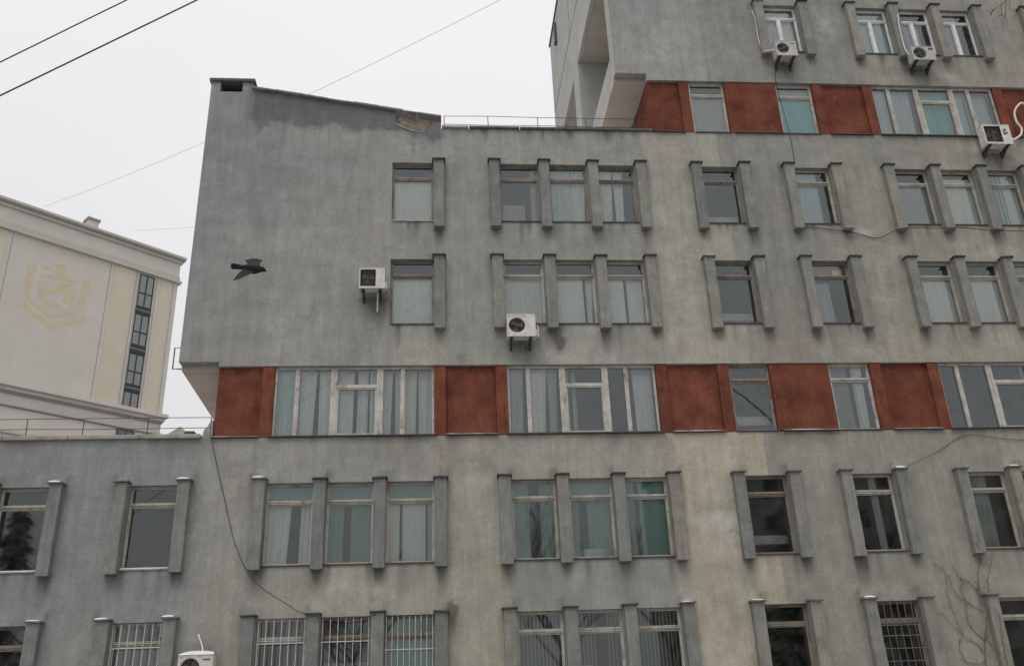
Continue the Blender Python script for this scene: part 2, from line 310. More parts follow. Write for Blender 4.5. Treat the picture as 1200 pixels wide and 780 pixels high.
# dirt: soft runs below pilasters (stain plus painted shadow), sills, copings and air conditioners (position, half width, length, strength)
rnd = random.Random(5)
DIRT_SHADE = []
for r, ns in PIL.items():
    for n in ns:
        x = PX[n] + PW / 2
        DIRT_SHADE.append((x, ROWS[r][0], 0.15, rnd.uniform(0.35, 0.9), rnd.uniform(0.5, 1.1)))  # run under the pilaster foot: stain, with the shadow there painted in
        DIRT_SHADE.append((x + rnd.choice((-1, 1)) * 0.2, ROWS[r][1] + 0.16, rnd.uniform(0.04, 0.11), rnd.uniform(0.3, 1.2), rnd.uniform(0.2, 0.8)))
for (r, l), (x0, x1, z0, z1) in OPEN.items():
    for k in range(4): DIRT_SHADE.append((rnd.uniform(x0, x1), z0 - 0.03, rnd.uniform(0.03, 0.1), rnd.uniform(0.3, 1.2), rnd.uniform(0.2, 0.7)))
for k in range(26): DIRT_SHADE.append((rnd.uniform(0.3, 6.5), 18.46, rnd.uniform(0.03, 0.12), rnd.uniform(0.15, 0.7), rnd.uniform(0.2, 0.7)))
for k in range(30): DIRT_SHADE.append((rnd.uniform(-16, -6), 8.69, rnd.uniform(0.05, 0.3), rnd.uniform(0.15, 0.6), rnd.uniform(0.1, 0.4)))
for k in range(45): DIRT_SHADE.append((rnd.uniform(-5.7, 20), 8.69, rnd.uniform(0.05, 0.25), rnd.uniform(0.15, 0.7), rnd.uniform(0.1, 0.45)))
for k in range(30): DIRT_SHADE.append((rnd.uniform(6.8, 22), 18.44, rnd.uniform(0.05, 0.2), rnd.uniform(0.15, 0.6), rnd.uniform(0.1, 0.4)))
for k in range(22): DIRT_SHADE.append((rnd.uniform(-6, 0.1), 19.6 - 0, rnd.uniform(0.05, 0.2), rnd.uniform(0.8, 1.8), rnd.uniform(0.05, 0.25)))
for x, z, s_ in ((-1.73, 12.7, 0.75), (2.35, 11.35, 0.6), (11.4, 21.2, 0.6), (16.0, 21.1, 0.75), (17.75, 17.8, 0.7), (-5.5, 3.7, 0.3)):
    DIRT_SHADE.append((x, z, 0.42, 0.75, s_)); DIRT_SHADE.append((x + 0.2, z - 0.2, 0.1, 1.1, s_ * 0.8))
DIRT_SHADE += [(3.45, 11.42, 0.10, 0.42, 2.2), (0.7, 11.0, 0.12, 0.3, 0.6), (0.42, 4.3, 0.14, 0.9, 0.9), (3.1, 11.9, 0.15, 0.9, 0.4), (-1.45, 12.9, 0.3, 1.3, 0.35), (-4.3, 17.0, 0.6, 1.0, 0.2), (0.62, 17.2, 0.1, 1.5, 0.3)]
PALE = [(7.25, 6.5, 0.7, 0.55, 0.9), (7.6, 5.9, 0.35, 0.4, 0.6), (8.1, 5.7, 0.3, 0.9, 0.5), (6.9, 3.0, 0.8, 0.6, 0.6), (8.4, 3.4, 0.7, 0.5, 0.5), (12.9, 14.9, 0.35, 0.12, 0.8), (3.4, 5.0, 0.2, 0.25, 0.7), (12.4, 11.1, 0.5, 0.25, 0.7), (4.1, 10.95, 0.7, 0.25, 0.4), (18, 18.0, 1.2, 0.3, 0.4), (7.4, 22, 0.7, 1.0, 0.35), (16.8, 20.8, 1.5, 0.25, 0.4), (-2.3, 4.7, 0.7, 0.3, 0.35), (11.5, 4.4, 0.6, 0.3, 0.3), (17, 14.3, 1.5, 0.3, 0.4), (13.2, 12.6, 0.3, 1.5, 0.3), (-0.4, 11.3, 0.5, 0.35, 0.35), (1.2, 7.8, 0.7, 0.6, 0.3), (7.0, 14.2, 0.5, 2.5, 0.3), (15, 22.5, 0.4, 1.0, 0.2), (13.1, 23, 0.4, 1.0, 0.35)]
TONE, RUST = [], []
xs_ = sorted(PX.values())
for za, zb in ((0, 2.1), (4.23, 5.36), (7.52, 8.7), (10.6, 11.8), (13.96, 15.0), (17.2, 18.5), (20.4, 21.6), (23.8, 26)):
    for xa, xb in zip(xs_, xs_[1:]):
        if rnd.random() < 0.75: TONE.append((xa + rnd.choice((0, 0.15, 0.3)), xb + rnd.choice((0, 0.15, 0.3)), za, zb, rnd.uniform(-0.065, 0.065)))
for xa, xb in ((0.3, 1.6), (6.4, 7.8), (9.64, 10.7), (12.6, 13.9), (-5.8, -4.6)):
    for za in (5.3, 11.75, 15.0): TONE.append((xa + rnd.uniform(0, .4), xb - rnd.uniform(0, .4), za, za + 2.2, rnd.uniform(-0.06, 0.06)))
for k in range(26): RUST.append((rnd.uniform(-5, 19), rnd.choice((8.66, 8.66, 5.4, 11.9, 15.15, 18.42)), rnd.uniform(0.05, 0.25), rnd.uniform(0.25, 0.9), rnd.uniform(0.25, 0.75)))
RUST += [(-1.0, 8.66, 0.22, 0.6, 0.9), (4.3, 8.6, 0.3, 0.5, 0.7), (9.0, 18.3, 0.12, 0.9, 0.8), (3.2, 14.9, 0.12, 0.8, 0.7), (-4.9, 7.4, 0.12, 0.9, 0.5), (17.9, 14.2, 0.12, 0.5, 0.7)]
def fields(P):
    x, z = P[:, 0], P[:, 2]
    d = np.zeros(len(x)); p = np.zeros(len(x))
    for xc, zt, hw, ln, s_ in DIRT_SHADE:
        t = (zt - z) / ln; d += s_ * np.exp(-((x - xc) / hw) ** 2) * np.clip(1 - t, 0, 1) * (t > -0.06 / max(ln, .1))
    for xc, zc, rx, rz, s_ in PALE: p += s_ * np.exp(-((x - xc) / rx) ** 2 - ((z - zc) / rz) ** 2)
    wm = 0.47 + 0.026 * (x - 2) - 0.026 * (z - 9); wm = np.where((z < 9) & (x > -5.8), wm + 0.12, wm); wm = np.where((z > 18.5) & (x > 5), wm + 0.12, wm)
    tn = np.zeros(len(x)); rs = np.zeros(len(x))
    for xa, xb, za, zb, k in TONE: tn += k * ((x > xa) & (x < xb) & (z > za) & (z < zb))
    for xc, zt, hw, ln, s_ in RUST: t = (zt - z) / ln; rs += s_ * np.exp(-((x - xc) / hw) ** 2) * np.clip(1 - t, 0, 1) * (t > 0)
    return np.clip(d, 0, 1.2), np.clip(p, 0, 1), np.clip(wm, 0.0, 1), tn, np.clip(rs, 0, 1)
def add_fields(me):
    n = len(me.vertices); P = np.empty(n * 3, np.float32); me.vertices.foreach_get('co', P); P = P.reshape(-1, 3).astype(float)
    for nm, a in zip(('dirt_shade', 'pale', 'warm', 'tone', 'rust'), fields(P)):
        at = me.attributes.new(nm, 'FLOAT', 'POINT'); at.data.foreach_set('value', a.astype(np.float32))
def lines(a, b, extra, step):
    xs = sorted({round(v, 4) for v in [a, b] + [e for e in extra if a < e < b]}); out = []
    for p, q in zip(xs, xs[1:]):
        k = max(1, int(math.ceil((q - p) / step))); out += [p + (q - p) * i / k for i in range(k)]
    return out + [b]
def wall(name, x0, x1, z0, z1, opens, cut=(), T=0.32, step=0.13):
    xs = lines(x0, x1, [e for o in list(opens) + list(cut) for e in o[:2]], step); zs = lines(z0, z1, [e for o in list(opens) + list(cut) for e in o[2:]], step)
    mb = MB(); idx = {}
    def V(i, j):
        if (i, j) not in idx:
            idx[(i, j)] = len(mb.v); x, z = xs[i], zs[j]
            mb.v.append((x, 0.005 * noise.noise((x * 0.9, 3.1, z * 0.9)) + 0.003 * noise.noise((x * 4, 1.1, z * 4)), z))
        return idx[(i, j)]
    holes = list(opens) + list(cut)
    for i in range(len(xs) - 1):
        cx = (xs[i] + xs[i + 1]) / 2; hs = [h for h in holes if h[0] < cx < h[1]]
        for j in range(len(zs) - 1):
            cz = (zs[j] + zs[j + 1]) / 2
            if any(h[2] < cz < h[3] for h in hs): continue
            mb.f.append((V(i, j), V(i + 1, j), V(i + 1, j + 1), V(i, j + 1)))
    for (a, b, c, d) in opens:
        mb.quad((a, 0, c), (a, 0, d), (a, T, d), (a, T, c)); mb.quad((b, 0, d), (b, 0, c), (b, T, c), (b, T, d))
        mb.quad((a, 0, d), (b, 0, d), (b, T, d), (a, T, d)); mb.quad((b, 0, c), (a, 0, c), (a, T, c), (b, T, c))
    def under(a, b, z): mb.quad((a, 0, z), (a, T, z), (b, T, z), (b, 0, z))
    return mb, under
def finish_wall(mb, name):
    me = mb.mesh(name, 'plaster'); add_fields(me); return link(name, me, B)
ZL, ZB0, ZB1, ZR, ZT0, ZT1 = 8.69, 8.69, 10.69, 18.46, 20.48, 32.8
XL, XRED, XT, XTR, XE = -6.8, -5.75, 5.79, 6.80, 24.0
mb, _ = wall('w', -16, XE, 0, ZL, [OPEN[(r, l)] for r in ('R4', 'R5') for l, q in low]); mb.quad((-16, 0, ZL), (XE, 0, ZL), (XE, 0.4, ZL), (-16, 0.4, ZL)); mb.quad((-16, 0, 0), (-16, 12, 0), (-16, 12, ZL), (-16, 0, ZL)); finish_wall(mb, 'lower_wall')
mb, under = wall('w', XL, XE, ZB1, ZR, [OPEN[(r, l)] for r in ('R1', 'R2') for l, q in up], [(XL, XRED, ZB1, 10.82), (XL, 0.2, 17.9, ZR)])
under(XRED, XE, ZB1); under(XL, XRED, 10.82); mb.quad((XL, 0, 10.82), (XL, 0, 17.9), (XL, 12, 17.9), (XL, 12, 10.82)); finish_wall(mb, 'middle_wall')
mb, under = wall('w', XT, XE, ZT0, ZT1, [OPEN[('T', l)] for l, q in BAYS['T']], [(XT, XTR, ZT0, 20.74)])
under(XTR, XE, ZT0); under(XT, XTR, 20.74); mb.quad((XTR, 0, ZT0), (XTR, 0, 20.74), (XTR, 0.3, 20.74), (XTR, 0.3, ZT0)); finish_wall(mb, 'tower_wall')
# gable strip under the sloping coping; its upper edge dips where the render has fallen off
SL = [(-6.8, 20.06), (-6.53, 20.06), (-6.53, 19.70), (-5.86, 19.70), (-5.86, 20.06), (-5.53, 20.06), (-5.53, 19.80), (-4.84, 19.68), (-4.0, 19.54), (-3.24, 19.40), (-2.47, 19.28), (-1.17, 19.06)]
chip = [(-1.17, 18.99), (-1.2, 18.64), (-1.08, 18.55), (-0.94, 18.46), (-0.78, 18.40), (-0.6, 18.33), (-0.45, 18.335), (-0.3, 18.325), (-0.2, 18.38), (-0.1, 18.46), (0.03, 18.52), (0.14, 18.62), (0.19, 18.63)]
# (the chip reaches a little below the storey line, so the strip starts lower than the wall top and lies 4 mm proud of it)
top = SL + chip + [(0.2, 18.63)]
gx = sorted(set([p[0] for p in top] + [-6.8 + 0.14 * i for i in range(51)])); mb = MB()
def topz(x, left):
    for (a, za), (b, zb) in zip(top, top[1:]):
        if b == a: continue
        if (a <= x < b) if not left else (a < x <= b): return za + (zb - za) * (x - a) / (b - a)
    return top[-1][1]
for a, b in zip(gx, gx[1:]):
    if b - a < 1e-5 or b > 0.2001: continue
    za, zb = topz(a + 1e-6, False), topz(b - 1e-6, True); n = 10
    for k in range(n):
        f0, f1 = k / n, (k + 1) / n; z00, z01 = 17.9, 17.9
        mb.quad((a, 0.0, z00 + (za - z00) * f0), (b, 0.0, z01 + (zb - z01) * f0), (b, 0.0, z01 + (zb - z01) * f1), (a, 0.0, z00 + (za - z00) * f1))
    mb.quad((a, 0.0, za), (b, 0.0, zb), (b, 0.3 if b < -5.5 else 0.09, zb), (a, 0.3 if b < -5.5 else 0.09, za))
mb.quad((-6.8, 0, 17.9), (-6.8, 0, 20.02), (-6.8, 12, 20.02), (-6.8, 12, 17.9)); mb.quad((0.2, 0, 17.9), (0.2, 0.35, 17.9), (0.2, 0.35, 18.63), (0.2, 0, 18.63))
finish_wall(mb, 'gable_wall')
bb = MB(); NX, NZ = 46, 24
for q in range(NZ + 1):
    for p in range(NX + 1):
        x = -1.27 + 1.46 * p / NX; z = 18.2 + (18.985 - 0.15 * (x + 1.27) - 18.2) * q / NZ
        row = math.floor(z / 0.085); bx_ = math.floor((x + 0.13 * (row % 2)) / 0.26); jz = (z / 0.085) % 1; jx = ((x + 0.13 * (row % 2)) / 0.26) % 1
        bb.v.append((x, 0.075 + 0.03 * noise.noise((bx_ * 3.7, row * 5.1, 2)) + 0.022 * noise.noise((x * 9, 4, z * 9)) + (0.018 if jz < .16 or jx < .07 else 0), z))
for q in range(NZ):
    for p in range(NX): a = q * (NX + 1) + p; bb.f.append((a, a + 1, a + NX + 2, a + NX + 1))
bb.build('exposed_brick', 'bare_brick', B)
pts = [(x, -0.016, z) for x, z in chip[1:]]
rim = MB(); rim.tube(pts[:5], 0.014, 5); rim.build('broken_render_edge', 'plaster_edge', B)
# vent head at the top left corner: piers, dark slot, cap
MB().box(-6.795, -6.53, 0.004, 1.2, 19.6, 20.055).box(-5.86, -5.54, 0.004, 1.2, 19.6, 20.055).build('vent_pier', 'plaster', B)
MB().box(-6.53, -5.86, 0.9, 1.0, 19.5, 20.055).box(-6.53, -5.86, 0.3, 0.9, 19.5, 19.6).build('vent_slot', 'ac_dark', B)
MB().box(-6.86, -5.49, -0.07, 1.3, 20.06, 20.17).build('vent_cap', 'concrete_dark', B, bevel=0.015)
# coping slabs on the slope, each its own piece
cp = [(-5.56, 19.80), (-4.84, 19.68), (-4.0, 19.54), (-3.24, 19.40), (-2.47, 19.28), (-1.72, 19.155), (-0.96, 19.03), (-0.53, 18.955), (0.21, 18.84)]
for i, ((xa, za), (xb, zb)) in enumerate(zip(cp, cp[1:])):
    j = rnd.uniform(-0.012, 0.012); h = 0.062 + rnd.uniform(-0.008, 0.008); s_ = MB()
    s_.prism([(xa + 0.002, za + j), (xb - 0.002, zb + j), (xb - 0.002, zb + h + j), (xa + 0.002, za + h + j)], (1, 0, 0), (0, 0, 1), (0, 1, 0), (0, -0.10 + rnd.uniform(-0.012, 0.012), 0), 0.5)
    s_.build('coping_slab', 'coping_old', B, bevel=0.008)
for xa, xb in ((0.215, 1.05), (1.05, 2.62), (2.62, 3.75), (3.75, 4.95), (4.95, 5.85), (5.85, 6.79)):
    MB().box(xa + 0.01, xb - 0.01, -0.07, 0.35, ZR + 0.004, ZR + 0.085 + rnd.uniform(-.01, .012)).build('coping_slab', rnd.choice(['concrete_cap', 'concrete_dark']), B, bevel=0.012)
for xa, xb in ((-16, -14.2), (-14.2, -12.4), (-12.4, -10.9), (-10.9, -9.3), (-9.3, -7.55), (-7.55, -6.02)):
    MB().box(xa + 0.008, xb - 0.008, -0.08, 0.4, ZL + 0.004, ZL + 0.12 + rnd.uniform(-.012, .012)).build('coping_slab', 'concrete_cap', B, bevel=0.015)
up_ = MB(); up_.prism([(-6.02, 8.70), (-5.76, 8.70), (-5.76, 9.22), (-5.83, 9.20), (-5.90, 9.02), (-5.98, 8.95)], (1, 0, 0), (0, 0, 1), (0, 1, 0), (0, 0.05, 0), 0.25); up_.build('flashing_upstand', 'concrete_cap', B, bevel=0.01)
# roofs
MB().box(-16, XRED - 0.02, 0.4, 12, 8.3, 8.6).build('wing_roof', 'roof_bounce_snow', B); MB().box(XL + 0.02, 7.38, 0.35, 12, 18.0, 18.25).build('middle_roof', 'roof_bounce_snow', B); MB().box(XT + 0.02, XE, 0.1, 12.5, 32.5, 32.75).build('tower_roof', 'roof_felt', B)  # unseen snow added on the lower roofs to bounce light onto the soffits
MB().box(XT - 0.06, XE, -0.06, 12.7, 32.8, 32.9).build('tower_coping', 'concrete_dark', B)
# overhanging soffits and the red return walls below them
so = MB(); so.prism([(0.3, 10.70), (12, 10.36), (12, 10.9), (0.3, 10.9)], (0, 1, 0), (0, 0, 1), (1, 0, 0), (XL + 0.004, 0, 0), XRED - XL - 0.008); so.build('soffit', 'soffit', B)
MB().box(XT, XTR - 0.006, 0.30, 12.6, 20.58, 20.92).build('soffit', 'soffit', B)
MB().box(XRED, XRED + 0.2, 0.125, 11.9, ZB0 + 0.004, ZB1 - 0.004).build('red_return_wall', 'red_render', B); MB().box(XTR, XTR + 0.2, 0.125, 11.9, 18.25, ZT0 - 0.004).build('red_return_wall', 'red_render', B)
# tower flank: slab end, parapet bands, pier, loggia walls and infill panels
MB().box(XT + 0.003, XT + 0.5, 0.004, 0.56, 20.745, 26.18).build('front_slab_end', 'tower_side', B); MB().box(XT + 0.003, XT + 0.5, 0.004, 0.56, 26.2, 32.78).build('front_slab_end', 'tower_side', B)
MB().box(XT + 0.0, XT + 0.16, 0.565, 12.6, 20.925, 21.74).build('parapet_band', 'tower_side', B); MB().box(XT, XT + 0.16, 0.565, 12.6, 26.2, 28.58).build('parapet_band', 'tower_side', B)
MB().box(XT + 0.17, 7.4, 0.565, 12.6, 26.2, 26.5).build('loggia_ceiling', 'soffit', B)
MB().box(XT + 0.004, 7.4, 6.0, 7.13, 21.745, 26.19).build('pier', 'tower_side', B)
MB().box(7.4, 7.7, 0.33, 12.6, 20.93, 32.5).build('loggia_wall', 'plaster', B)
for y0, y1, z0, z1 in ((0.565, 7.06, 28.70, 32.79), (7.18, 12.6, 28.70, 32.79)): MB().box(XT, XT + 0.16, y0, y1, z0, z1).build('flank_panel', 'tower_side', B)
MB().box(XT + 0.06, XT + 0.14, 0.6, 12.55, 28.6, 28.75).box(XT + 0.06, XT + 0.14, 7.0, 7.3, 28.6, 32.7).build('joint_sealant', 'flashing', B)
MB().box(7.4, XE, 12.4, 12.6, 18, 32.7).box(XL, 7.4, 11.9, 12.0, 10.9, 18.3).build('rear_wall', 'plaster', B)
MB().box(XT - 0.10, XT, 10.4, 10.75, 31.2, 32.3).build('flank_box', 'steel_dark', B)
# interior, seen through the glass
for z in (0.9, 4.62, 8.02, 11.1, 14.42, 17.75, 21.0, 24.4): MB().box(-15.9 if z < 8.1 else (XRED + .25 if z < 18 else 7.75), XE, 0.34, 6.0, z, z + 0.22).build('floor_slab', 'interior', B)
MB().box(-15.9, XE, 5.6, 5.75, 0.5, 8.3).box(XRED + .3, XE, 5.6, 5.75, 8.3, 18).box(7.75, XE, 5.6, 5.75, 18, 25).build('corridor_wall', 'interior', B)
for x in (-12, -7.2 + 1.5, 0.9, 6.95, 10.1, 13.2, 19.3, XE - .2): MB().box(x, x + 0.12, 0.34, 5.6, 1.0, 8.3 if x < -5.8 else (18 if x < 7.6 else 24.6)).build('partition', 'interior', B)

# pilasters: one mesh per row height, shared
def pil_mesh(h, seed):
    rr = random.Random(seed); mb = MB(); n = 30; prof = []
    for k in range(n + 1):
        z = h * k / n; c = [0.010 + 0.006 * noise.noise((seed * 7.1, z * 5, q)) + (rr.uniform(0.01, 0.03) if rr.random() < 0.07 else 0) for q in (1, 2)]; wv = 0.004 * noise.noise((seed, z * 2, 9))
        prof.append([(0, 0.03, z), (0 + wv, -0.20 + c[0], z), (c[0], -0.20 + wv, z), (PW - c[1], -0.20 + wv, z), (PW + wv, -0.20 + c[1], z), (PW, 0.03, z)])
    for row in prof: mb.v += row
    for k in range(n):
        for q in range(5): a = k * 6 + q; mb.f.append((a, a + 1, a + 7, a + 6))
    mb.f += [(5, 4, 3, 2, 1, 0), tuple(n * 6 + q for q in range(6))]
    return mb.mesh('pilaster', 'pilaster_render')
cap_dark = MB().box(-0.045, PW + 0.045, -0.26, -0.004, 0, 0.042).mesh('cap', 'flashing', bevel=0.006); cap_lite = MB().box(-0.045, PW + 0.045, -0.26, -0.004, 0, 0.042).mesh('cap', 'cap_metal', bevel=0.006)
sn = MB()
for k in range(6):
    a, b = -0.02 + k * 0.057, -0.02 + (k + 1) * 0.057; ha, hb = [0.012 + 0.03 * math.sin(math.pi * t / 6) ** .5 for t in (max(.2, k), min(5.8, k + 1))]
    sn.quad((a, -0.25, 0), (b, -0.25, 0), (b, -0.235, hb), (a, -0.235, ha)); sn.quad((a, -0.235, ha), (b, -0.235, hb), (b, -0.01, hb), (a, -0.01, ha))
snow_me = sn.mesh('snow', 'snow', True)
for r, ns in PIL.items():
    z0, z1 = ROWS[r][:2]; mes = [pil_mesh(z1 - z0, hash_ + q) for q in range(4) for hash_ in (sum(map(ord, r)),)]
    for k_, n in enumerate(ns):
        me = mes[k_ % 4]
        p = link('pilaster', me, B, (PX[n] + rnd.uniform(-.012, .012), 0, z0 + rnd.uniform(-.015, .015)))
        p.rotation_euler = (0, rnd.uniform(-.004, .004), 0)
        snowy = (r in ('R4', 'R5') and n[0] in 'cdeL') or rnd.random() < 0.08
        c = link('cap', cap_lite if snowy else cap_dark, p, (0, 0, z1 - z0)); c.rotation_euler = (rnd.uniform(-.03, .03), rnd.uniform(-.03, .03), 0)
        if snowy and rnd.random() < 0.75: link('snow', snow_me, p, (0, 0, z1 - z0 + 0.041)).scale = (rnd.uniform(.75, 1), 1, rnd.uniform(.3, 1))

# red bands: panels, pillars
def red_panel(x0, x1, z0, z1, y): return MB().box(x0, x1, y, 0.32, z0, z1).build('red_panel', 'red_render', B, bevel=0.008)
def red_pillar(x0, z0, z1): return MB().box(x0 - 0.005, x0 + 0.31, 0.022, 0.31, z0, z1).build('red_pillar', 'red_render', B, bevel=0.008)
def ledge(x0, x1, z, mat, snow=False, y0=-0.07):
    l = MB().box(x0, x1, y0, 0.12, z + 0.004, z + 0.032).build('ledge', mat, B, bevel=0.004)
    if snow:
        s_ = MB(); n = int((x1 - x0) / 0.15) + 1
        for k in range(n):
            a, b = x0 + (x1 - x0) * k / n, x0 + (x1 - x0) * (k + 1) / n; ha, hb = [0.006 + 0.02 * abs(noise.noise((t * 2.3, 7, z))) * (0.2 if t in (x0, x1) else 1) for t in (a, b)]
            s_.quad((a, y0 + 0.005, z + 0.033), (b, y0 + 0.005, z + 0.033), (b, y0 + 0.02, z + 0.033 + hb), (a, y0 + 0.02, z + 0.033 + ha)); s_.quad((a, y0 + 0.02, z + 0.033 + ha), (b, y0 + 0.02, z + 0.033 + hb), (b, 0.11, z + 0.04 + hb), (a, 0.11, z + 0.04 + ha))
        s_.build('snow', 'snow', l, True)
P_ = PX
for z0, z1, tower in ((ZB0, ZB1, False), (18.45, ZT0, True)):
    zb, zt = z0 + 0.006, z1 + 0.002
    pillars = ['b3', 'c0', 'd1', 'e0', 'e3'] + ([] if tower else ['a0', 'a3', 'b0'])
    if tower: pillars.remove('b3')
    for n in pillars: red_pillar(P_[n], zb, zt)
    panels = [(P_['d1'] + .31, P_['e0'] - .006), (P_['e3'] + .31, P_['f0'] + 1.2)] + ([(XTR + 0.003, P_['c0'] - .006)] if tower else [(XRED + 0.003, P_['a0'] - .006), (P_['a3'] + .31, P_['b0'] - .006), (P_['b3'] + .31, P_['c0'] - .006)])
    for x0, x1 in panels:
        red_panel(x0, x1, zb + 0.04, zt, 0.115); ledge(x0 - 0.02, x1 + 0.02, z0, 'flashing', not tower)
    red_panel(P_['c1'] + 0.0, P_['d0'] + 0.29, zb + 0.04, zt, 0.03); ledge(P_['c1'] + 0.1, P_['d0'] + 0.29, z0, 'flashing', not tower)

# ------------------------------------------------------------------ windows
FY0, FY1 = 0.145, 0.225
def bars(mb, x0, x1, z0, z1, w_, y0=FY0, y1=FY1):
    mb.box(x0, x0 + w_, y0, y1, z0, z1).box(x1 - w_, x1, y0, y1, z0, z1).box(x0 + w_, x1 - w_, y0, y1, z0, z0 + w_).box(x0 + w_, x1 - w_, y0, y1, z1 - w_, z1)
def curtain(win, x0, x1, z0, z1, mat, fold=0.05, pitch=0.16, y=0.36, bottom=0.0, seed=0):
    n = max(6, int((x1 - x0) / 0.022)); rr = random.Random(seed); ph = rr.uniform(0, 6); sl = rr.uniform(-0.09, 0.03); mb = MB(); rows = 5
    for j in range(rows + 1):
        t = j / rows
        for i in range(n + 1):
            x = x0 + (x1 - x0) * i / n; xx = x + 0.02 * (1 - t) * math.sin(x * 9 + ph) + sl * (1 - t) * ((i / n) if fold > 0.02 else 0)
            yy = y + fold * math.sin(2 * math.pi * x / pitch + ph + 0.8 * math.sin(x * 5 + ph)) * (1 - 0.25 * t) + 0.3 * fold * math.sin(x * 71 + ph)
            mb.v.append((xx, yy, z0 + (z1 - z0) * t))
    for j in range(rows):
        for i in range(n): a = j * (n + 1) + i; mb.f.append((a, a + 1, a + n + 2, a + n + 1))
    return mb.build('curtain', mat, win, True)
def blind(win, x0, x1, z0, z1, mat, y=0.36, w_=0.09, tilt=0.5):
    mb = MB(); x = x0
    while x < x1:
        dx, dy = w_ * 0.5 * math.cos(tilt), w_ * 0.5 * math.sin(tilt); mb.quad((x - dx, y - dy, z0), (x + dx, y + dy, z0), (x + dx, y + dy, z1), (x - dx, y - dy, z1)); x += w_ * 0.93
    return mb.build('vertical_blind', mat, win)
def pane(win, x0, x1, z0, z1, mat='glass', y=0.185):
    t = rnd.uniform(-0.0025, 0.0025); s_ = rnd.uniform(-0.003, 0.003)
    return MB().quad((x0, y + t, z0 + 0), (x1, y - t, z0), (x1, y - t + s_, z1), (x0, y + t + s_, z1)).build('pane', mat, win)
def sill(win, x0, x1, z, mat='flashing', y0=-0.035, snow=False):
    l = MB().box(x0 - 0.0, x1, y0, 0.15, z - 0.028, z + 0.004).build('sill', mat, win)
    if snow: MB().box(x0 + .02, x1 - .05, y0 + .01, 0.12, z + 0.004, z + 0.022).build('snow', 'snow', win)
def window(x0, x1, z0, z1, frame='frame_brown', tr=0.52, fw=0.055, glass='glass', mull=None, silm='flashing', snow=False):
    mb = MB(); x0 += 0.004; x1 -= 0.004; z0 += 0.006; z1 -= 0.003
    bars(mb, x0, x1, z0, z1, fw); zt = z1 - fw - tr; sw = 0.025
    mb.box(x0 + fw, x1 - fw, FY0 - 0.012, FY1, zt + 0.006, zt + 0.034).box(x0 + fw, x1 - fw, FY0 - 0.004, FY1, zt - 0.036, zt - 0.006).box(x0 + fw, x1 - fw, FY0 + 0.03, FY1, zt - 0.006, zt + 0.006)
    bars(mb, x0 + fw + .004, x1 - fw - .004, zt + 0.044, z1 - fw - .004, sw, FY0 + .018, FY1 - .01)
    lights = [(x0 + fw + .004, x1 - fw - .004)]
    if mull:
        xm = x0 + (x1 - x0) * mull; mb.box(xm - 0.05, xm + 0.05, FY0 - 0.008, FY1, z0 + fw, zt - 0.04); lights = [(x0 + fw + .004, xm - .054), (xm + .054, x1 - fw - .004)]
    for a, b in lights: bars(mb, a, b, z0 + fw + .004, zt - 0.044, sw, FY0 + .018, FY1 - .01)
    if frame != 'frame_pvc' and rnd.random() < 0.8: mb.box(x0 + fw, x1 - fw, FY0 - 0.03, FY0 - 0.012, zt + 0.002, zt + 0.012)       # drip mould
    w_ = mb.build('window', frame, B)
    pane(w_, x0 + fw + .02, x1 - fw - .02, zt + .06, z1 - fw - .02, glass)
    for a, b in lights: pane(w_, a + .02, b - .02, z0 + fw + .02, zt - 0.06, glass)
    sill(w_, x0, x1, z0, silm, snow=snow)
    return w_, (x0, x1, z0, z1, zt)
def cur(wd, spec):
    w_, (x0, x1, z0, z1, zt) = wd
    for i, c in enumerate(spec):
        kind, a, b = c[0], c[1], c[2]; mat = c[3]; lo = c[4] if len(c) > 4 else 0.0; hi = c[5] if len(c) > 5 else 1.0
        xa, xb, za, zb = x0 + (x1 - x0) * a, x0 + (x1 - x0) * b, z0 + (z1 - z0) * lo, z0 + (z1 - z0) * hi
        if kind == 'c': curtain(w_, xa, xb, za, zb, mat, 0.03, 0.17, 0.29 + 0.035 * i, seed=int(x0 * 100 + z0 * 7 + i))
        elif kind == 'f': curtain(w_, xa, xb, za, zb, mat, 0.008, 0.31, 0.265 + 0.04 * i, seed=int(x0 * 100 + z0 * 7 + i))
        elif kind == 'b': blind(w_, xa, xb, za, zb, mat, tilt=0.35, y=0.29)
        elif kind == 'd': blind(w_, xa, xb, za, zb, mat, tilt=0.95, w_=0.1, y=0.30)
        elif kind == 'box': MB().box(xa, xb, 0.6, 0.9, za, zb).build('stair_landing', mat, w_)
        elif kind == 'card': MB().box(xa, xb, 0.235, 0.24, za, zb).build('card', mat, w_)
        elif kind == 'plant':
            pm = MB(); rr = random.Random(int(x0 * 91))
            for k in range(40):
                ax, az, ay = rr.uniform(xa, xb), za + abs(rr.gauss(0, 0.4)) * (zb - za), rr.uniform(0.28, 0.34); q = 0.05
                pm.quad((ax, ay, az), (ax + q * rr.uniform(.4, 1), ay + .02, az + q * rr.uniform(-.5, .5)), (ax + q * .5, ay - .02, az + q))
            pm.build('potted_plant_leaves', 'plant', w_)
def grille(wd, mat, nx, zs, y=-0.02):
    w_, (x0, x1, z0, z1, zt) = wd; mb = MB()
    for k in range(nx): x = x0 + 0.05 + (x1 - x0 - 0.1) * k / (nx - 1); mb.box(x - 0.007, x + 0.007, y, y + 0.014, z0 + 0.02, z1 - 0.03)
    for z in zs: mb.box(x0 + 0.01, x1 - 0.01, y + 0.015, y + 0.027, z - 0.01, z + 0.01)
    return mb.build('grille', mat, w_)
W = 'cloth_white'; Gy = 'cloth_grey'; Te = 'cloth_teal'; Gr = 'cloth_green'; Bl = 'cloth_blue'; Aq = 'cloth_aqua'
stair = [('box', 0, 1, 'landing', 0.17, 0.28)]
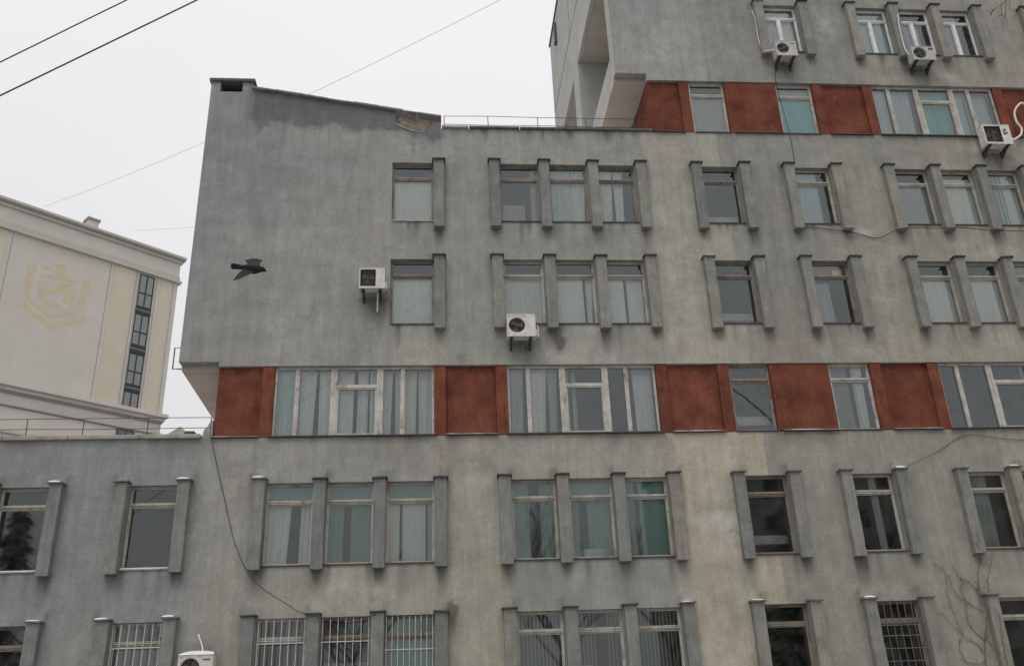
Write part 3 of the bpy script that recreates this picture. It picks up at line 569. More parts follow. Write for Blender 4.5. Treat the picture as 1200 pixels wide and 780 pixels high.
SPEC = {
 ('R1', 'a2'): ('frame_brown', [('f', 0.02, 0.98, W, 0, 0.74)]), ('R1', 'b0'): ('frame_brown', [('b', 0.1, 0.65, Gy, 0, 0.36), ('c', 0.8, 1, Gy)]), ('R1', 'b1'): ('frame_brown', [('c', 0.04, 0.6, Bl), ('c', 0.62, 0.97, W)]), ('R1', 'b2'): ('frame_brown', [('c', 0.03, 0.42, W), ('c', 0.46, 0.72, W)]),
 ('R1', 'c0'): ('frame_brown', stair), ('R1', 'd0'): ('frame_cream', [('c', 0.02, 0.72, Bl)]), ('R1', 'e0'): ('frame_cream', [('f', 0, 1, Gy, 0, 0.75)]), ('R1', 'e1'): ('frame_cream', [('f', 0.02, 0.98, W, 0, 0.9)]), ('R1', 'e2'): ('frame_cream', [('c', 0, 0.6, Te), ('f', 0.4, 1, W)]),
 ('R2', 'a2'): ('frame_brown', [('f', 0.02, 0.98, W, 0, 0.76)]), ('R2', 'b0'): ('frame_cream', [('b', 0.02, 0.98, W, 0, 0.8)]), ('R2', 'b1'): ('frame_cream', [('f', 0.0, 0.70, W, 0, 0.82), ('c', 0.78, 1, W, 0, 0.82)]), ('R2', 'b2'): ('frame_cream', [('f', 0, 0.46, W, 0, 0.8), ('f', 0.55, 1, W, 0, 0.8)]),
 ('R2', 'c0'): ('frame_brown', stair), ('R2', 'd0'): ('frame_brown', [('f', 0, 1, 'cloth_brown', 0.74, 1), ('f', 0, 0.5, Gy, 0, 0.7), ('card', 0.62, 0.8, 'card', 0.78, 0.9)]), ('R2', 'e0'): ('frame_cream', [('f', 0, 1, W, 0, 0.78)]), ('R2', 'e1'): ('frame_cream', [('f', 0, 1, W, 0, 0.78)]), ('R2', 'e2'): ('frame_cream', [('c', 0, 0.7, Gy)]),
 ('R4', 'L0'): ('frame_cream', []), ('R4', 'L2'): ('frame_cream', [('c', 0.9, 1, Gy)]), ('R4', 'a0'): ('frame_cream', [('f', 0, 1, Te, 0.76, 1), ('c', 0, 0.52, W, 0, 0.78), ('c', 0.72, 1, W, 0, 0.78)]), ('R4', 'a1'): ('frame_cream', [('f', 0, 1, Gr, 0.76, 1), ('c', 0.0, 0.36, Gr), ('f', 0.5, 1, Gr)]), ('R4', 'a2'): ('frame_cream', [('f', 0, 1, Gr, 0.76, 1), ('b', 0.02, 0.26, W, 0, 0.78), ('b', 0.36, 0.78, W, 0, 0.78), ('b', 0.9, 1, Gy)]),
 ('R4', 'b0'): ('frame_cream', [('c', 0, 0.40, Gr), ('c', 0.64, 1, Gr), ('plant', 0.15, 0.8, 'plant', 0.04, 0.3)]), ('R4', 'b1'): ('frame_cream', [('f', 0, 1, Te, 0.76, 1), ('c', 0, 0.26, Gr), ('f', 0.42, 1, Gr), ('card', 0.3, 0.75, 'landing', 0.03, 0.13)]), ('R4', 'b2'): ('frame_cream', [('c', 0, 0.26, Gr), ('f', 0.36, 1, Te)]),
 ('R4', 'c0'): ('frame_brown', stair), ('R4', 'd0'): ('frame_cream', [('c', 0.52, 0.68, Gy), ('plant', 0.2, 0.9, 'plant', 0.03, 0.12)]), ('R4', 'e0'): ('frame_cream', [('c', 0.02, 0.62, Gy)]), ('R4', 'e1'): ('frame_cream', [('c', 0, 0.4, Gy)]), ('R4', 'e2'): ('frame_cream', []),
 ('R5', 'L0'): ('frame_brown', []), ('R5', 'L2'): ('frame_white', [('f', 0, 1, 'blind_dark', 0, 1)]), ('R5', 'a0'): ('frame_white', [('d', 0.5, 1, 'blind_dark')]), ('R5', 'a1'): ('frame_brown', [('f', 0, 1, 'blind_dark', 0.3, 0.5)]), ('R5', 'a2'): ('frame_brown', [('f', 0, 1, Te, 0, 0.74), ('c', 0, 0.7, Gr, 0.7, 1)]),
 ('R5', 'b0'): ('frame_white', [('d', 0, 1, Gy)]), ('R5', 'b1'): ('frame_white', [('d', 0, 0.45, Gy), ('d', 0.7, 1, Gy), ('card', 0.08, 0.32, 'landing', 0.2, 0.38)]), ('R5', 'b2'): ('frame_white', [('d', 0, 1, Gy)]), ('R5', 'c0'): ('frame_brown', stair), ('R5', 'd0'): ('frame_brown', []), ('R5', 'e0'): ('frame_cream', []), ('R5', 'e1'): ('frame_cream', []), ('R5', 'e2'): ('frame_cream', []),
 ('T', 'd0'): ('frame_pvc', [('c', 0, 0.35, Bl), ('f', 0.35, 1, W)]), ('T', 'e0'): ('frame_pvc', [('f', 0, 1, Bl), ]), ('T', 'e1'): ('frame_pvc', [('c', 0, 0.7, 'cloth_lilac', 0, 0.75)]), ('T', 'e2'): ('frame_pvc', [('f', 0, 0.65, 'cloth_lilac')]), ('T', 'f0'): ('frame_pvc', []),
}
for (r, l), (x0, x1, z0, z1) in OPEN.items():
    fr, spec = SPEC[(r, l)]
    wd = window(x0, x1, z0, z1, fr, tr=0.42 if fr == 'frame_pvc' else 0.44, fw=0.034, glass='glass' if r in ('T', 'R1', 'R2') else 'glass_old', mull=0.48 if fr == 'frame_pvc' else None, silm='sill_metal' if l[0] == 'L' or (r, l) == ('R1', 'a2') else 'flashing', snow=(l in ('L0', 'L2')))
    cur(wd, spec)
    if r == 'R5' and l in ('L2', 'a0', 'a1'): grille(wd, 'bar_white', 7, (3.0, 3.62))
    if r == 'R5' and l == 'a2': grille(wd, 'bar_white', 9, (2.9, 3.4))
    if r == 'R5' and l == 'd0': grille(wd, 'bar_dark', 7, (2.45, 2.75, 3.05, 3.35, 3.6))
def band_window(x0, x1, z0, z1, spec, frame='frame_white'):
    mb = MB(); x0 += .006; x1 -= .006; z0 += 0.035; z1 -= 0.004; fw = 0.06; bars(mb, x0, x1, z0, z1, fw, 0.12, 0.2); W_ = x1 - x0
    ms = [(x0 + 0.585 / 4.2 * W_, .11), (x0 + 1.55 / 4.2 * W_, .17), (x0 + 2.76 / 4.2 * W_, .17), (x0 + 3.36 / 4.2 * W_, .11)]
    edges = [x0 + fw]
    for x, t in ms: mb.box(x - t / 2, x + t / 2, 0.108, 0.2, z0 + fw, z1 - fw); mb.box(x - 0.012, x + 0.012, 0.095, 0.108, z0 + fw, z1 - fw); edges += [x - t / 2, x + t / 2]
    edges.append(x1 - fw); zt = z1 - 0.55
    ps = []
    for k in range(5):
        a, b = edges[2 * k], edges[2 * k + 1]
        if k == 2:
            mb.box(a, b, 0.108, 0.2, zt - 0.045, zt + 0.045); bars(mb, a + .003, b - .003, z0 + fw + .003, zt - .048, .035, .125, .19); ps += [(a, b, z0 + fw, zt - .045), (a, b, zt + .045, z1 - fw)]
        else: ps.append((a, b, z0 + fw, z1 - fw))
    w_ = mb.build('window', frame, B)
    for a, b, c, d in ps: pane(w_, a - .01, b + .01, c - .01, d + .01, 'glass', 0.165)
    sill(w_, x0 - .08, x1 + .08, z0 - .002, 'flashing', -0.08); cur((w_, (x0, x1, z0, z1, zt)), spec); return w_
band_window(P_['a0'] + .31, P_['a3'] - .005, ZB0, ZB1, [('c', 0.01, 0.125, Bl), ('c', 0.14, 0.255, W), ('c', 0.27, 0.49, W), ('c', 0.515, 0.58, W), ('c', 0.59, 0.735, W), ('c', 0.75, 0.89, W), ('c', 0.90, 0.99, W)])
band_window(P_['b0'] + .31, P_['b3'] - .005, ZB0, ZB1, [('c', 0.0, 0.11, Gy), ('c', 0.145, 0.27, W), ('c', 0.275, 0.34, Gy), ('c', 0.36, 0.42, Gy), ('c', 0.44, 0.47, Gy), ('f', 0.86, 0.99, W)])
band_window(P_['e0'] + .31, P_['e3'] - .005, ZB0, ZB1, [('c', 0.62, 0.75, Gy)])
band_window(P_['e0'] + .31, P_['e3'] - .005, 18.45, ZT0, [('c', 0.0, 0.13, Bl), ('c', 0.15, 0.34, Bl), ('c', 0.38, 0.65, Aq), ('c', 0.67, 0.79, Bl), ('f', 0.8, 0.99, Bl)], 'frame_cream')
for z0, z1, t in ((ZB0, ZB1, 0), (18.45, ZT0, 1)):
    wd = window(P_['c0'] + .315, P_['c1'] - .006, z0 + .03, z1, 'frame_brown' if not t else 'frame_cream', tr=0.42, fw=0.05); cur(wd, [('f', 0, 1, Gy, 0, .74)] * t + ([('box', 0, 1, 'landing', 0.06, 0.16)] if t else [('box', 0, 1, 'landing', 0.17, 0.3)]))
    wd = window(P_['d0'] + .30, P_['d1'] - .006, z0 + .03, z1, 'frame_white', tr=0.42, fw=0.05); cur(wd, [('f', 0, 1, Aq, 0, .74), ('f', 0, 1, Gy, .74, 1)] if t else [('c', 0.62, 0.88, W), ('f', 0, .5, 'blind_dark')])

# bracket on the left edge of the middle block
bk = MB(); bk.tube([(-6.8, 0.1, 11.27), (-6.97, 0.1, 11.27), (-6.97, 0.1, 10.66), (-6.75, 0.1, 10.66)], 0.02, 5); bk.build('wall_bracket', 'steel_dark', B)

# ------------------------------------------------------------------ roof railings
def railing(label, xs, zb, zr, y, tilt=0.0):
    t = thing('roof_railing', label, 'railing', (xs[0], y, zb))
    for x in xs: MB().tube([(x - xs[0], 0, 0), (x - xs[0] + rnd.uniform(-.03, .03), 0, zr[-1] - zb)], 0.013, 5).build('post', 'steel_dark', t)
    for z in zr:
        pts = [(x - xs[0] + (xs[-1] - xs[0]) * 0, rnd.uniform(-.01, .01), z - zb + rnd.uniform(-.012, .012)) for x in xs]; MB().tube(pts, 0.010, 5).build('rail', 'steel_dark', t)
railing('thin black railing along the low terrace roof at left', [-13.6, -12.05, -10.55, -9.15, -7.52, -5.9], 8.6, (9.12, 9.40), 0.42)
railing('thin rusty railing on the middle roof beside the tower', [0.3, 1.69, 3.25, 4.8, 6.88], 18.25, (18.93, 19.25), 0.42)
# small ridge ventilator on the terrace
rv = thing('roof_ventilator', 'small brown ridged ventilator hood on the low terrace roof', 'ventilator', (-7.05, 2.0, 8.6))
MB().box(-0.3, 0.25, -0.25, 0.25, 0, 0.72).build('shaft', 'concrete_cap', rv)
h = MB(); h.prism([(-0.38, 0.72), (0.30, 0.72), (0.0, 0.97)], (1, 0, 0), (0, 0, 1), (0, 1, 0), (0, -0.32, 0), 0.64); h.build('hood', 'soffit', rv)
MB().box(0.12, 0.42, -0.35, 0.1, 0.70, 0.84).build('torn_felt', 'flashing', rv, bevel=0.04)

# ------------------------------------------------------------------ air conditioners
def aircon(label, x, ztop, wdt, hgt, kind='round', mat='ac_white', yf=-0.5, depth=0.30, snow=False, mark=None, pipe=None, drain=False, wall_y=0.0):
    t = thing('air_conditioner', label, 'air conditioner', (x, yf, ztop - hgt), 'air conditioners on the facade')
    fx0, fx1, fz0, fz1 = 0.05 * wdt, 0.64 * wdt, 0.10 * hgt, 0.93 * hgt; cx, cz = (fx0 + fx1) / 2, (fz0 + fz1) / 2; R = min(fx1 - fx0, fz1 - fz0) / 2 * 0.95
    mb = MB(); n = 32                                                    # shell: back, sides, front with the fan opening cut out
    mb.quad((0, 0, 0), (0, depth, 0), (0, depth, hgt), (0, 0, hgt)).quad((wdt, 0, 0), (wdt, 0, hgt), (wdt, depth, hgt), (wdt, depth, 0)).quad((0, 0, hgt), (0, depth, hgt), (wdt, depth, hgt), (wdt, 0, hgt)).quad((0, 0, 0), (wdt, 0, 0), (wdt, depth, 0), (0, depth, 0)).quad((0, depth, 0), (wdt, depth, 0), (wdt, depth, hgt), (0, depth, hgt))
    mb.quad((fx1, 0, 0), (wdt, 0, 0), (wdt, 0, hgt), (fx1, 0, hgt)).quad((0, 0, 0), (fx0, 0, 0), (fx0, 0, hgt), (0, 0, hgt)).quad((fx0, 0, 0), (fx1, 0, 0), (fx1, 0, fz0), (fx0, 0, fz0)).quad((fx0, 0, fz1), (fx1, 0, fz1), (fx1, 0, hgt), (fx0, 0, hgt))
    if kind == 'round':
        ring = [(cx + R * math.cos(2 * math.pi * i / n), cz + R * math.sin(2 * math.pi * i / n)) for i in range(n)]
        def sq(a): c_, s_ = math.cos(a), math.sin(a); k = 1 / max(abs(c_) / ((fx1 - fx0) / 2), abs(s_) / ((fz1 - fz0) / 2)); return cx + c_ * k, cz + s_ * k
        for i in range(n):
            a0, a1 = 2 * math.pi * i / n, 2 * math.pi * (i + 1) / n; p0, p1 = sq(a0), sq(a1); q0, q1 = ring[i], ring[(i + 1) % n]
            mb.quad((p0[0], 0, p0[1]), (p1[0], 0, p1[1]), (q1[0], 0.012, q1[1]), (q0[0], 0.012, q0[1])); mb.quad((q0[0], 0.012, q0[1]), (q1[0], 0.012, q1[1]), (q1[0], 0.10, q1[1]), (q0[0], 0.10, q0[1]))
    mb.box(-0.008, wdt + 0.008, -0.008, depth + 0.008, hgt, hgt + 0.012); mb.box(wdt, wdt + 0.05, 0.08, depth - 0.02, 0.05, hgt * 0.35)
    mb.build('casing', mat, t)
    rec = MB(); rec.box(fx0 + .004, fx1 - .004, 0.10, 0.12, fz0 + .004, fz1 - .004); rec.build('fan_recess', 'ac_dark', t)
    fan = MB()
    for k in range(3):
        a = 2.1 * k + x
        poly = [(0.15 * R * math.cos(a - .5), 0.15 * R * math.sin(a - .5)), (0.85 * R * math.cos(a - .1), 0.85 * R * math.sin(a - .1)), (0.9 * R * math.cos(a + .5), 0.9 * R * math.sin(a + .5)), (0.75 * R * math.cos(a + 0.95), 0.75 * R * math.sin(a + 0.95)), (0.15 * R * math.cos(a + .6), 0.15 * R * math.sin(a + .6))]
        fan.prism(poly, (1, 0, 0), (0, 0, 1), (0, 1, 0), (cx, 0.07, cz), 0.008)
    hub = [(0.2 * R * math.cos(i * .524), 0.2 * R * math.sin(i * .524)) for i in range(12)]; fan.prism(hub, (1, 0, 0), (0, 0, 1), (0, 1, 0), (cx, 0.05, cz), 0.03); fan.build('fan', 'ac_guard', t)
    gd = MB()
    if kind == 'round':
        for k in range(1, 6): rr = R * k / 5.2; gd.tube([(cx + rr * math.cos(2 * math.pi * i / 24), -0.004, cz + rr * math.sin(2 * math.pi * i / 24)) for i in range(25)], 0.003, 4)
        for k in range(8): a = math.pi * k / 4 + 0.2; gd.tube([(cx + .1 * R * math.cos(a), -0.006, cz + .1 * R * math.sin(a)), (cx + R * math.cos(a), -0.004, cz + R * math.sin(a))], 0.003, 4)
        hubp = [(0.14 * R * math.cos(i * .524), 0.14 * R * math.sin(i * .524)) for i in range(12)]; gd.prism(hubp, (1, 0, 0), (0, 0, 1), (0, -1, 0), (cx, -0.002, cz), 0.008)
    else:
        for k in range(9): z = fz0 + (fz1 - fz0) * (k + .5) / 9; gd.box(fx0, fx1, -0.006, 0.002, z - .005, z + .005)
        for k in range(5): xq = fx0 + (fx1 - fx0) * k / 4; gd.box(xq - .004, xq + .004, -0.010, -0.006, fz0, fz1)
    gd.build('fan_guard', 'ac_guard', t)
    by = -yf + wall_y
    for xb in (0.15 * wdt, 0.82 * wdt):
        b_ = MB(); b_.box(xb - .025, xb + .025, -0.02, by, -0.055, -0.012).box(xb - .02, xb + .02, by - 0.03, by - 0.002, -0.24, -0.02); b_.prism([(0.10, -0.05), (0.2, -0.05), (by - .02, -0.15), (by - .02, -0.23)], (0, 1, 0), (0, 0, 1), (1, 0, 0), (xb - .02, 0, 0), 0.04); b_.build('bracket', 'steel_dark', t)
        MB().box(xb - .04, xb + .04, 0.02, depth - .02, -0.012, 0.0).build('foot', 'ac_dark', t)
    if snow:
        s_ = MB(); n = 8
        for i in range(n):
            xa, xb = wdt * i / n - 0.01, wdt * (i + 1) / n - 0.01 + .02 * (i == n - 1)
            ha, hb = [0.085 * (1 - abs(2 * q / n - 1.15) ** 3.0 * 0.6) for q in (i, i + 1)]
            s_.quad((xa, -0.02, hgt), (xb, -0.02, hgt), (xb, 0.0, hgt + hb), (xa, 0.0, hgt + ha)).quad((xa, 0.0, hgt + ha), (xb, 0.0, hgt + hb), (xb, depth, hgt + hb), (xa, depth, hgt + ha))
        s_.build('snow', 'snow', t, True)
    if mark == 'plate': MB().box(0.75 * wdt, 0.95 * wdt, -0.006, 0, 0.75 * hgt, 0.9 * hgt).build('badge', 'ac_mark', t)
    if mark == 'small': MB().box(0.72 * wdt, 0.80 * wdt, -0.006, 0, 0.80 * hgt, 0.84 * hgt).box(0.82 * wdt, 0.86 * wdt, -0.006, 0, 0.79 * hgt, 0.86 * hgt).box(0.88 * wdt, 0.93 * wdt, -0.006, 0, 0.80 * hgt, 0.84 * hgt).build('badge', 'ac_guard', t)
    if mark == 'bar': MB().box(0.70 * wdt, 0.92 * wdt, -0.006, 0, 0.80 * hgt, 0.85 * hgt).build('badge', 'rust', t)
    if mark == 'logo':
        lg = MB()
        for (a, b, ra, rb) in ((0.745, 0.66, .045, .04), (0.81, 0.74, .05, .06), (0.86, 0.60, .05, .03), (0.80, 0.55, .06, .05), (0.74, 0.52, .03, .05)): lg.prism([(a * wdt + ra * wdt * math.cos(k * .785), b * hgt + rb * hgt * math.sin(k * .785)) for k in range(8)], (1, 0, 0), (0, 0, 1), (0, -1, 0), (0, -0.001, 0), 0.004)
        lg.build('badge', 'ac_mark', t)
    if pipe:
        pts = [Vector(p) - Vector((x, yf, ztop - hgt)) for p in pipe[0]]; sm = []
        for i in range(len(pts) - 1):
            p0, p1, p2, p3 = pts[max(i - 1, 0)], pts[i], pts[i + 1], pts[min(i + 2, len(pts) - 1)]
            for k in range(5):
                u = k / 5; sm.append(0.5 * ((2 * p1) + (p2 - p0) * u + (2 * p0 - 5 * p1 + 4 * p2 - p3) * u * u + (3 * p1 - p0 - 3 * p2 + p3) * u ** 3))
        MB().tube(sm + [pts[-1]], pipe[1], 7).build('pipe', 'pipe_white', t, True)
    if drain: MB().tube([(0.72 * wdt, 0.2, 0.0), (0.72 * wdt, 0.22, -0.62)], 0.02, 6).build('drain_pipe', 'ac_grey', t)
    return t
aircon('white air conditioner with square dark grille beside the single left window', -2.08, 13.39, 0.70, 0.62, 'square', drain=True, pipe=([(-1.40, -0.3, 13.0), (-1.33, -0.25, 12.9), (-1.33, -0.1, 12.95), (-1.36, 0.0, 13.1)], 0.016))
aircon('cream air conditioner in front of the left window of a blind-covered trio', 1.96, 11.98, 0.78, 0.66, 'round', pipe=([(2.74, -0.3, 11.45), (2.83, -0.28, 11.40), (2.86, -0.12, 11.5), (2.86, -0.03, 11.75), (2.84, 0.0, 11.9)], 0.018))
aircon('dull grey air conditioner below the white-framed window left of the top trio', 11.05, 21.78, 0.70, 0.60, 'round', 'ac_grey', mark='small', pipe=([(10.68, -0.06, 23.42), (10.735, -0.06, 22.94), (10.715, -0.08, 22.2), (10.78, -0.12, 21.7), (10.95, -0.35, 21.5), (11.07, -0.42, 21.45)], 0.018))
aircon('air conditioner with dark badge and long white pipe under the top trio', 15.65, 21.68, 0.78, 0.54, 'round', 'ac_grey', mark='plate', pipe=([(15.70, -0.22, 23.30), (15.62, -0.24, 22.75), (15.60, -0.25, 21.95), (15.62, -0.3, 21.55), (15.72, -0.4, 21.35)], 0.02))
aircon('large air conditioner with blue badge below the upper red band at right', 17.31, 18.58, 0.90, 0.72, 'square', 'ac_white', mark='logo', pipe=([(19.43, -0.02, 19.72), (19.24, -0.06, 19.80), (18.92, -0.08, 19.45), (18.87, -0.08, 19.05), (18.97, -0.08, 18.77), (18.85, -0.1, 18.5), (18.5, -0.2, 18.25), (18.2, -0.4, 18.1)], 0.034))
aircon('snow-capped air conditioner between barred ground floor windows at the bottom edge', -5.88, 3.39, 0.78, 0.60, 'round', mark='bar', snow=True, pipe=([(-5.59, 0.0, 3.88), (-5.56, -0.10, 3.82), (-5.45, -0.14, 3.58), (-5.38, -0.3, 3.35)], 0.02))

# ------------------------------------------------------------------ cables on and above the facade
def smooth(pts, k=6):
    pts = [Vector(p) for p in pts]; out = []
    for i in range(len(pts) - 1):
        p0, p1, p2, p3 = pts[max(i - 1, 0)], pts[i], pts[i + 1], pts[min(i + 2, len(pts) - 1)]
        for j in range(k):
            u = j / k; out.append(0.5 * ((2 * p1) + (p2 - p0) * u + (2 * p0 - 5 * p1 + 4 * p2 - p3) * u * u + (3 * p1 - p0 - 3 * p2 + p3) * u ** 3))
    return out + [pts[-1]]
def cable(name, label, pts, r, mat='cable_black', sm=True):
    return tag(MB().tube(smooth(pts) if sm else pts, r, 5).build(name, mat, None, True), label, 'cable')
cable('facade_cable', 'black cable drooping from the terrace corner to the barred windows', [(-5.77, -0.04, 9.0), (-5.74, -0.1, 8.70), (-5.3, -0.05, 7.19), (-4.86, -0.26, 5.91), (-4.345, -0.26, 5.04), (-3.5, -0.22, 4.46), (-3.14, -0.27, 4.26), (-2.37, -0.24, 4.10), (-1.6, -0.255, 4.15), (-1.45, -0.22, 4.22)], 0.010)
cable('facade_cable', 'thin cable sagging below the upper right row of windows', [(10.9, -0.02, 15.17), (11.09, -0.03, 15.1), (12.53, -0.05, 14.89), (13.3, -0.04, 14.70), (14.0, -0.22, 14.93), (15.0, -0.22, 14.94), (15.9, -0.22, 14.97), (16.7, -0.22, 14.90), (18.1, -0.1, 14.93), (20, -0.05, 14.9)], 0.012)
cable('facade_cable', 'short dark cable slanting down below the lower red band at right', [(19, -0.03, 8.45), (16.2, -0.03, 8.36), (15.25, -0.03, 8.46), (14.5, -0.03, 8.50), (13.63, -0.03, 8.05), (12.62, -0.22, 7.62)], 0.007)
cable('facade_cable', 'thin cable hanging straight from the dull grey air conditioner', [(11.2, -0.3, 21.45), (11.16, -0.05, 21.2), (11.06, -0.03, 20.52), (11.12, -0.03, 19.4), (11.19, -0.03, 18.4), (11.18, -0.03, 17.45)], 0.009)
cable('overhead_cable', 'upper of two thick black cables crossing the sky at top left', [(-16.5, -10, 5.55), (-10.8, -10, 9.83), (-7.42, -10, 12.36), (-5.48, -10, 13.83), (-0.14, -10, 17.85), (5.6, -10, 22.3)], 0.012)
cable('overhead_cable', 'lower of two thick black cables crossing the sky at top left', [(-16.3, -10, 5.15), (-10.65, -10, 9.22), (-7.29, -10, 11.66), (-4.26, -10, 13.87), (-0.14, -10, 16.87), (5.7, -10, 21.2)], 0.014)
def wire(label, A, Bq, sag, r):
    A, Bq = Vector(A), Vector(Bq); pts = []
    for i in range(25): t = i / 24; p = A.lerp(Bq, t); p.z -= 4 * sag * t * (1 - t); pts.append(p)
    return cable('overhead_wire', label, pts, r, 'wire_grey', False)
wire('thin grey wire rising across the sky from cream building to tower', (-32.07, 43.74, 42.1), (5.83, 8, 33.3), 0.8, 0.013)
wire('thin grey wire running from cream building roof vent behind the grey building', (-26.6, 49.2, 43.1), (5.83, 12.5, 24.9), 0.5, 0.013)

# ------------------------------------------------------------------ cream building with the yellow crest
P0 = Vector((-22.711, 52.0, 0)); DV = Vector((-0.74987882, -0.66157521, 0)); NV = Vector((DV.y, -DV.x, 0)) * 1.0      # DV runs left along the facade
if NV.dot(Vector((0, -23, 0)) - P0) < 0: NV = -NV
Q = thing('cream_building', 'tall cream building with yellow stripes and painted yellow crest', 'building', tuple(P0))
Rm = Matrix((( -DV.x, -NV.x, 0), (-DV.y, -NV.y, 0), (0, 0, 1)))       # local: x to the right along the facade, y into the building, z up
Q.rotation_euler = Rm.to_euler()
def qb(name, mat, s0, s1, z0, z1, y0, y1, parent=None, bevel=0): return MB().box(-s1, -s0, y0, y1, z0, z1).build(name, mat, parent or Q, bevel=bevel)
qb('wall', 'cream_wall', 0.35, 34, 26.0, 39.2, 0.0, 16); qb('wall', 'cream_wall', 0.35, 34, 0, 26.0, -0.02, 16)
qb('cornice', 'cream_band', 0.12, 34.2, 39.10, 39.32, -0.28, 16.2); qb('cornice', 'cream_band', 0.3, 34.1, 39.32, 39.75, -0.16, 16.1); qb('frieze', 'cream_wall', 0.35, 34, 39.75, 41.05, -0.06, 16); qb('cornice', 'cream_band', 0.2, 34.2, 41.05, 41.3, -0.25, 16.2); qb('cornice', 'groove', 0.05, 34.3, 41.3, 41.45, -0.38, 16.3); qb('cornice', 'cream_band', 0.0, 34.3, 41.45, 41.67, -0.45, 16.3)
qb('ledge_moulding', 'cream_wall', 0.0, 34.3, 26.42, 26.72, -0.55, 16.2); qb('ledge_moulding', 'cream_band', 0.2, 34.2, 26.1, 26.42, -0.32, 16.1); qb('ledge_moulding', 'groove', 0.3, 34.1, 25.95, 26.1, -0.2, 16.1); qb('ledge_moulding', 'cream_band', 0.3, 34.1, 25.0, 25.15, -0.2, 16.1); qb('ledge_moulding', 'groove', 0.3, 34.1, 24.9, 25.0, -0.1, 16.05)
qb('ledge_moulding', 'cream_band', 0.3, 34.1, 22.9, 23.1, -0.2, 16.1); qb('ledge_moulding', 'cream_band', 0.3, 34.1, 22.3, 22.42, -0.14, 16.1)
for s0, s1 in ((4.25, 6.0), (0.95, 1.9), (14.6, 16.2), (17.5, 19.4), (21, 22.6)): qb('yellow_stripe', 'yellow_paint', s0, s1, 26.75, 39.08, -0.035, 0.02)
for s in (6.35, 14.2, 4.1, 2.25, 0.75): qb('groove_line', 'groove', s - 0.02, s + 0.02, 26.75, 39.08, -0.02, 0.01)
qb('window_surround', 'cream_band', 2.42, 3.92, 26.75, 39.05, -0.06, 0.02)
for z0, z1 in ((35.85, 38.92), (32.3, 35.2), (28.75, 31.55), (26.75, 28.15)):
    wn = MB(); s0, s1 = 2.52, 3.82; xm = -(s0 + s1) / 2; zm = z0 + (z1 - z0) * 0.42
    wn.box(-s1, -s1 + .09, -.11, .0, z0, z1).box(-s0 - .09, -s0, -.11, .0, z0, z1).box(-s1 + .09, -s0 - .09, -.11, .0, z0, z0 + .09).box(-s1 + .09, -s0 - .09, -.11, .0, z1 - .09, z1).box(xm - .05, xm + .05, -.115, .0, z0 + .09, z1 - .09)
    tall = z1 - z0 > 2
    if tall: wn.box(-s1 + .09, xm - .05, -.115, .0, zm - .05, zm + .05).box(xm + .05, -s0 - .09, -.115, .0, zm - .05, zm + .05)
    wo_ = wn.build('window', 'window_dark', Q)
    for a, b in ((-s1 + .09, xm - .05), (xm + .05, -s0 - .09)):
        for c, d in (((z0 + .09, zm - .05), (zm + .05, z1 - .09)) if tall else ((z0 + .09, z1 - .09),)):
            pn = MB().quad((a, -.075, c), (b, -.075, c), (b, -.075, d), (a, -.075, d)).build('pane', 'glass', wo_); MB().quad((a, -.065, c), (b, -.065, c), (b, -.065, d), (a, -.065, d)).build('net_curtain', 'cloth_grey', wo_)
for z0, z1 in ((35.2, 35.85), (31.55, 32.3), (28.15, 28.75)): qb('spandrel', 'window_dark', 2.5, 3.84, z0, z1, -0.13, 0.0); qb('spandrel', 'groove', 2.5, 3.84, (z0 + z1) / 2 - .02, (z0 + z1) / 2 + .05, -0.15, -.13)
sw_ = qb('window', 'window_dark', 2.5, 3.95, 22.6, 24.85, -0.09, 0.0)
for a, b in ((2.58, 3.18), (3.27, 3.87)): MB().quad((-b, -.1, 22.7), (-a, -.1, 22.7), (-a, -.1, 24.75), (-b, -.1, 24.75)).build('pane', 'glass', sw_)
# crest painted on the wall: flat shapes in the wall plane, s from the right corner, z height
def stroke(mb, pts, w_):
    for (s0, z0), (s1, z1) in zip(pts, pts[1:]):
        d = Vector((s1 - s0, z1 - z0)).normalized(); n = Vector((-d.y, d.x)) * w_ / 2; a, b = Vector((s0, z0)) - d * w_ * .2, Vector((s1, z1)) + d * w_ * .2
        mb.prism([(-(a - n).x, (a - n).y), (-(b - n).x, (b - n).y), (-(b + n).x, (b + n).y), (-(a + n).x, (a + n).y)], (1, 0, 0), (0, 0, 1), (0, -1, 0), (0, -0.0005 - 0.0006 * (len(mb.v) % 7), 0), 0.0015)
def blob(mb, s, z, rs, rz, n=14): mb.prism([(-(s + rs * math.cos(2 * math.pi * k / n)), z + rz * math.sin(2 * math.pi * k / n)) for k in range(n)], (1, 0, 0), (0, 0, 1), (0, -1, 0), (0, -0.0007 - 0.00065 * (len(mb.v) % 9), 0), 0.0015)
em = MB()
stroke(em, [(12.62, 33.25), (10.34, 32.02), (7.82, 33.45)], 0.52); stroke(em, [(12.40, 33.85), (10.29, 32.85), (8.46, 33.85)], 0.34)
stroke(em, [(12.38, 36.45), (12.40, 35.8)], 0.6); stroke(em, [(12.45, 35.55), (12.45, 34.1)], 0.55); stroke(em, [(8.12, 36.5), (8.12, 35.6)], 0.6); stroke(em, [(8.24, 35.2), (8.28, 34.0)], 0.55)
blob(em, 10.2, 37.15, 0.5, 0.5); blob(em, 11.3, 36.85, 0.32, 0.2); stroke(em, [(11.75, 36.12), (9.0, 36.40)], 0.3)
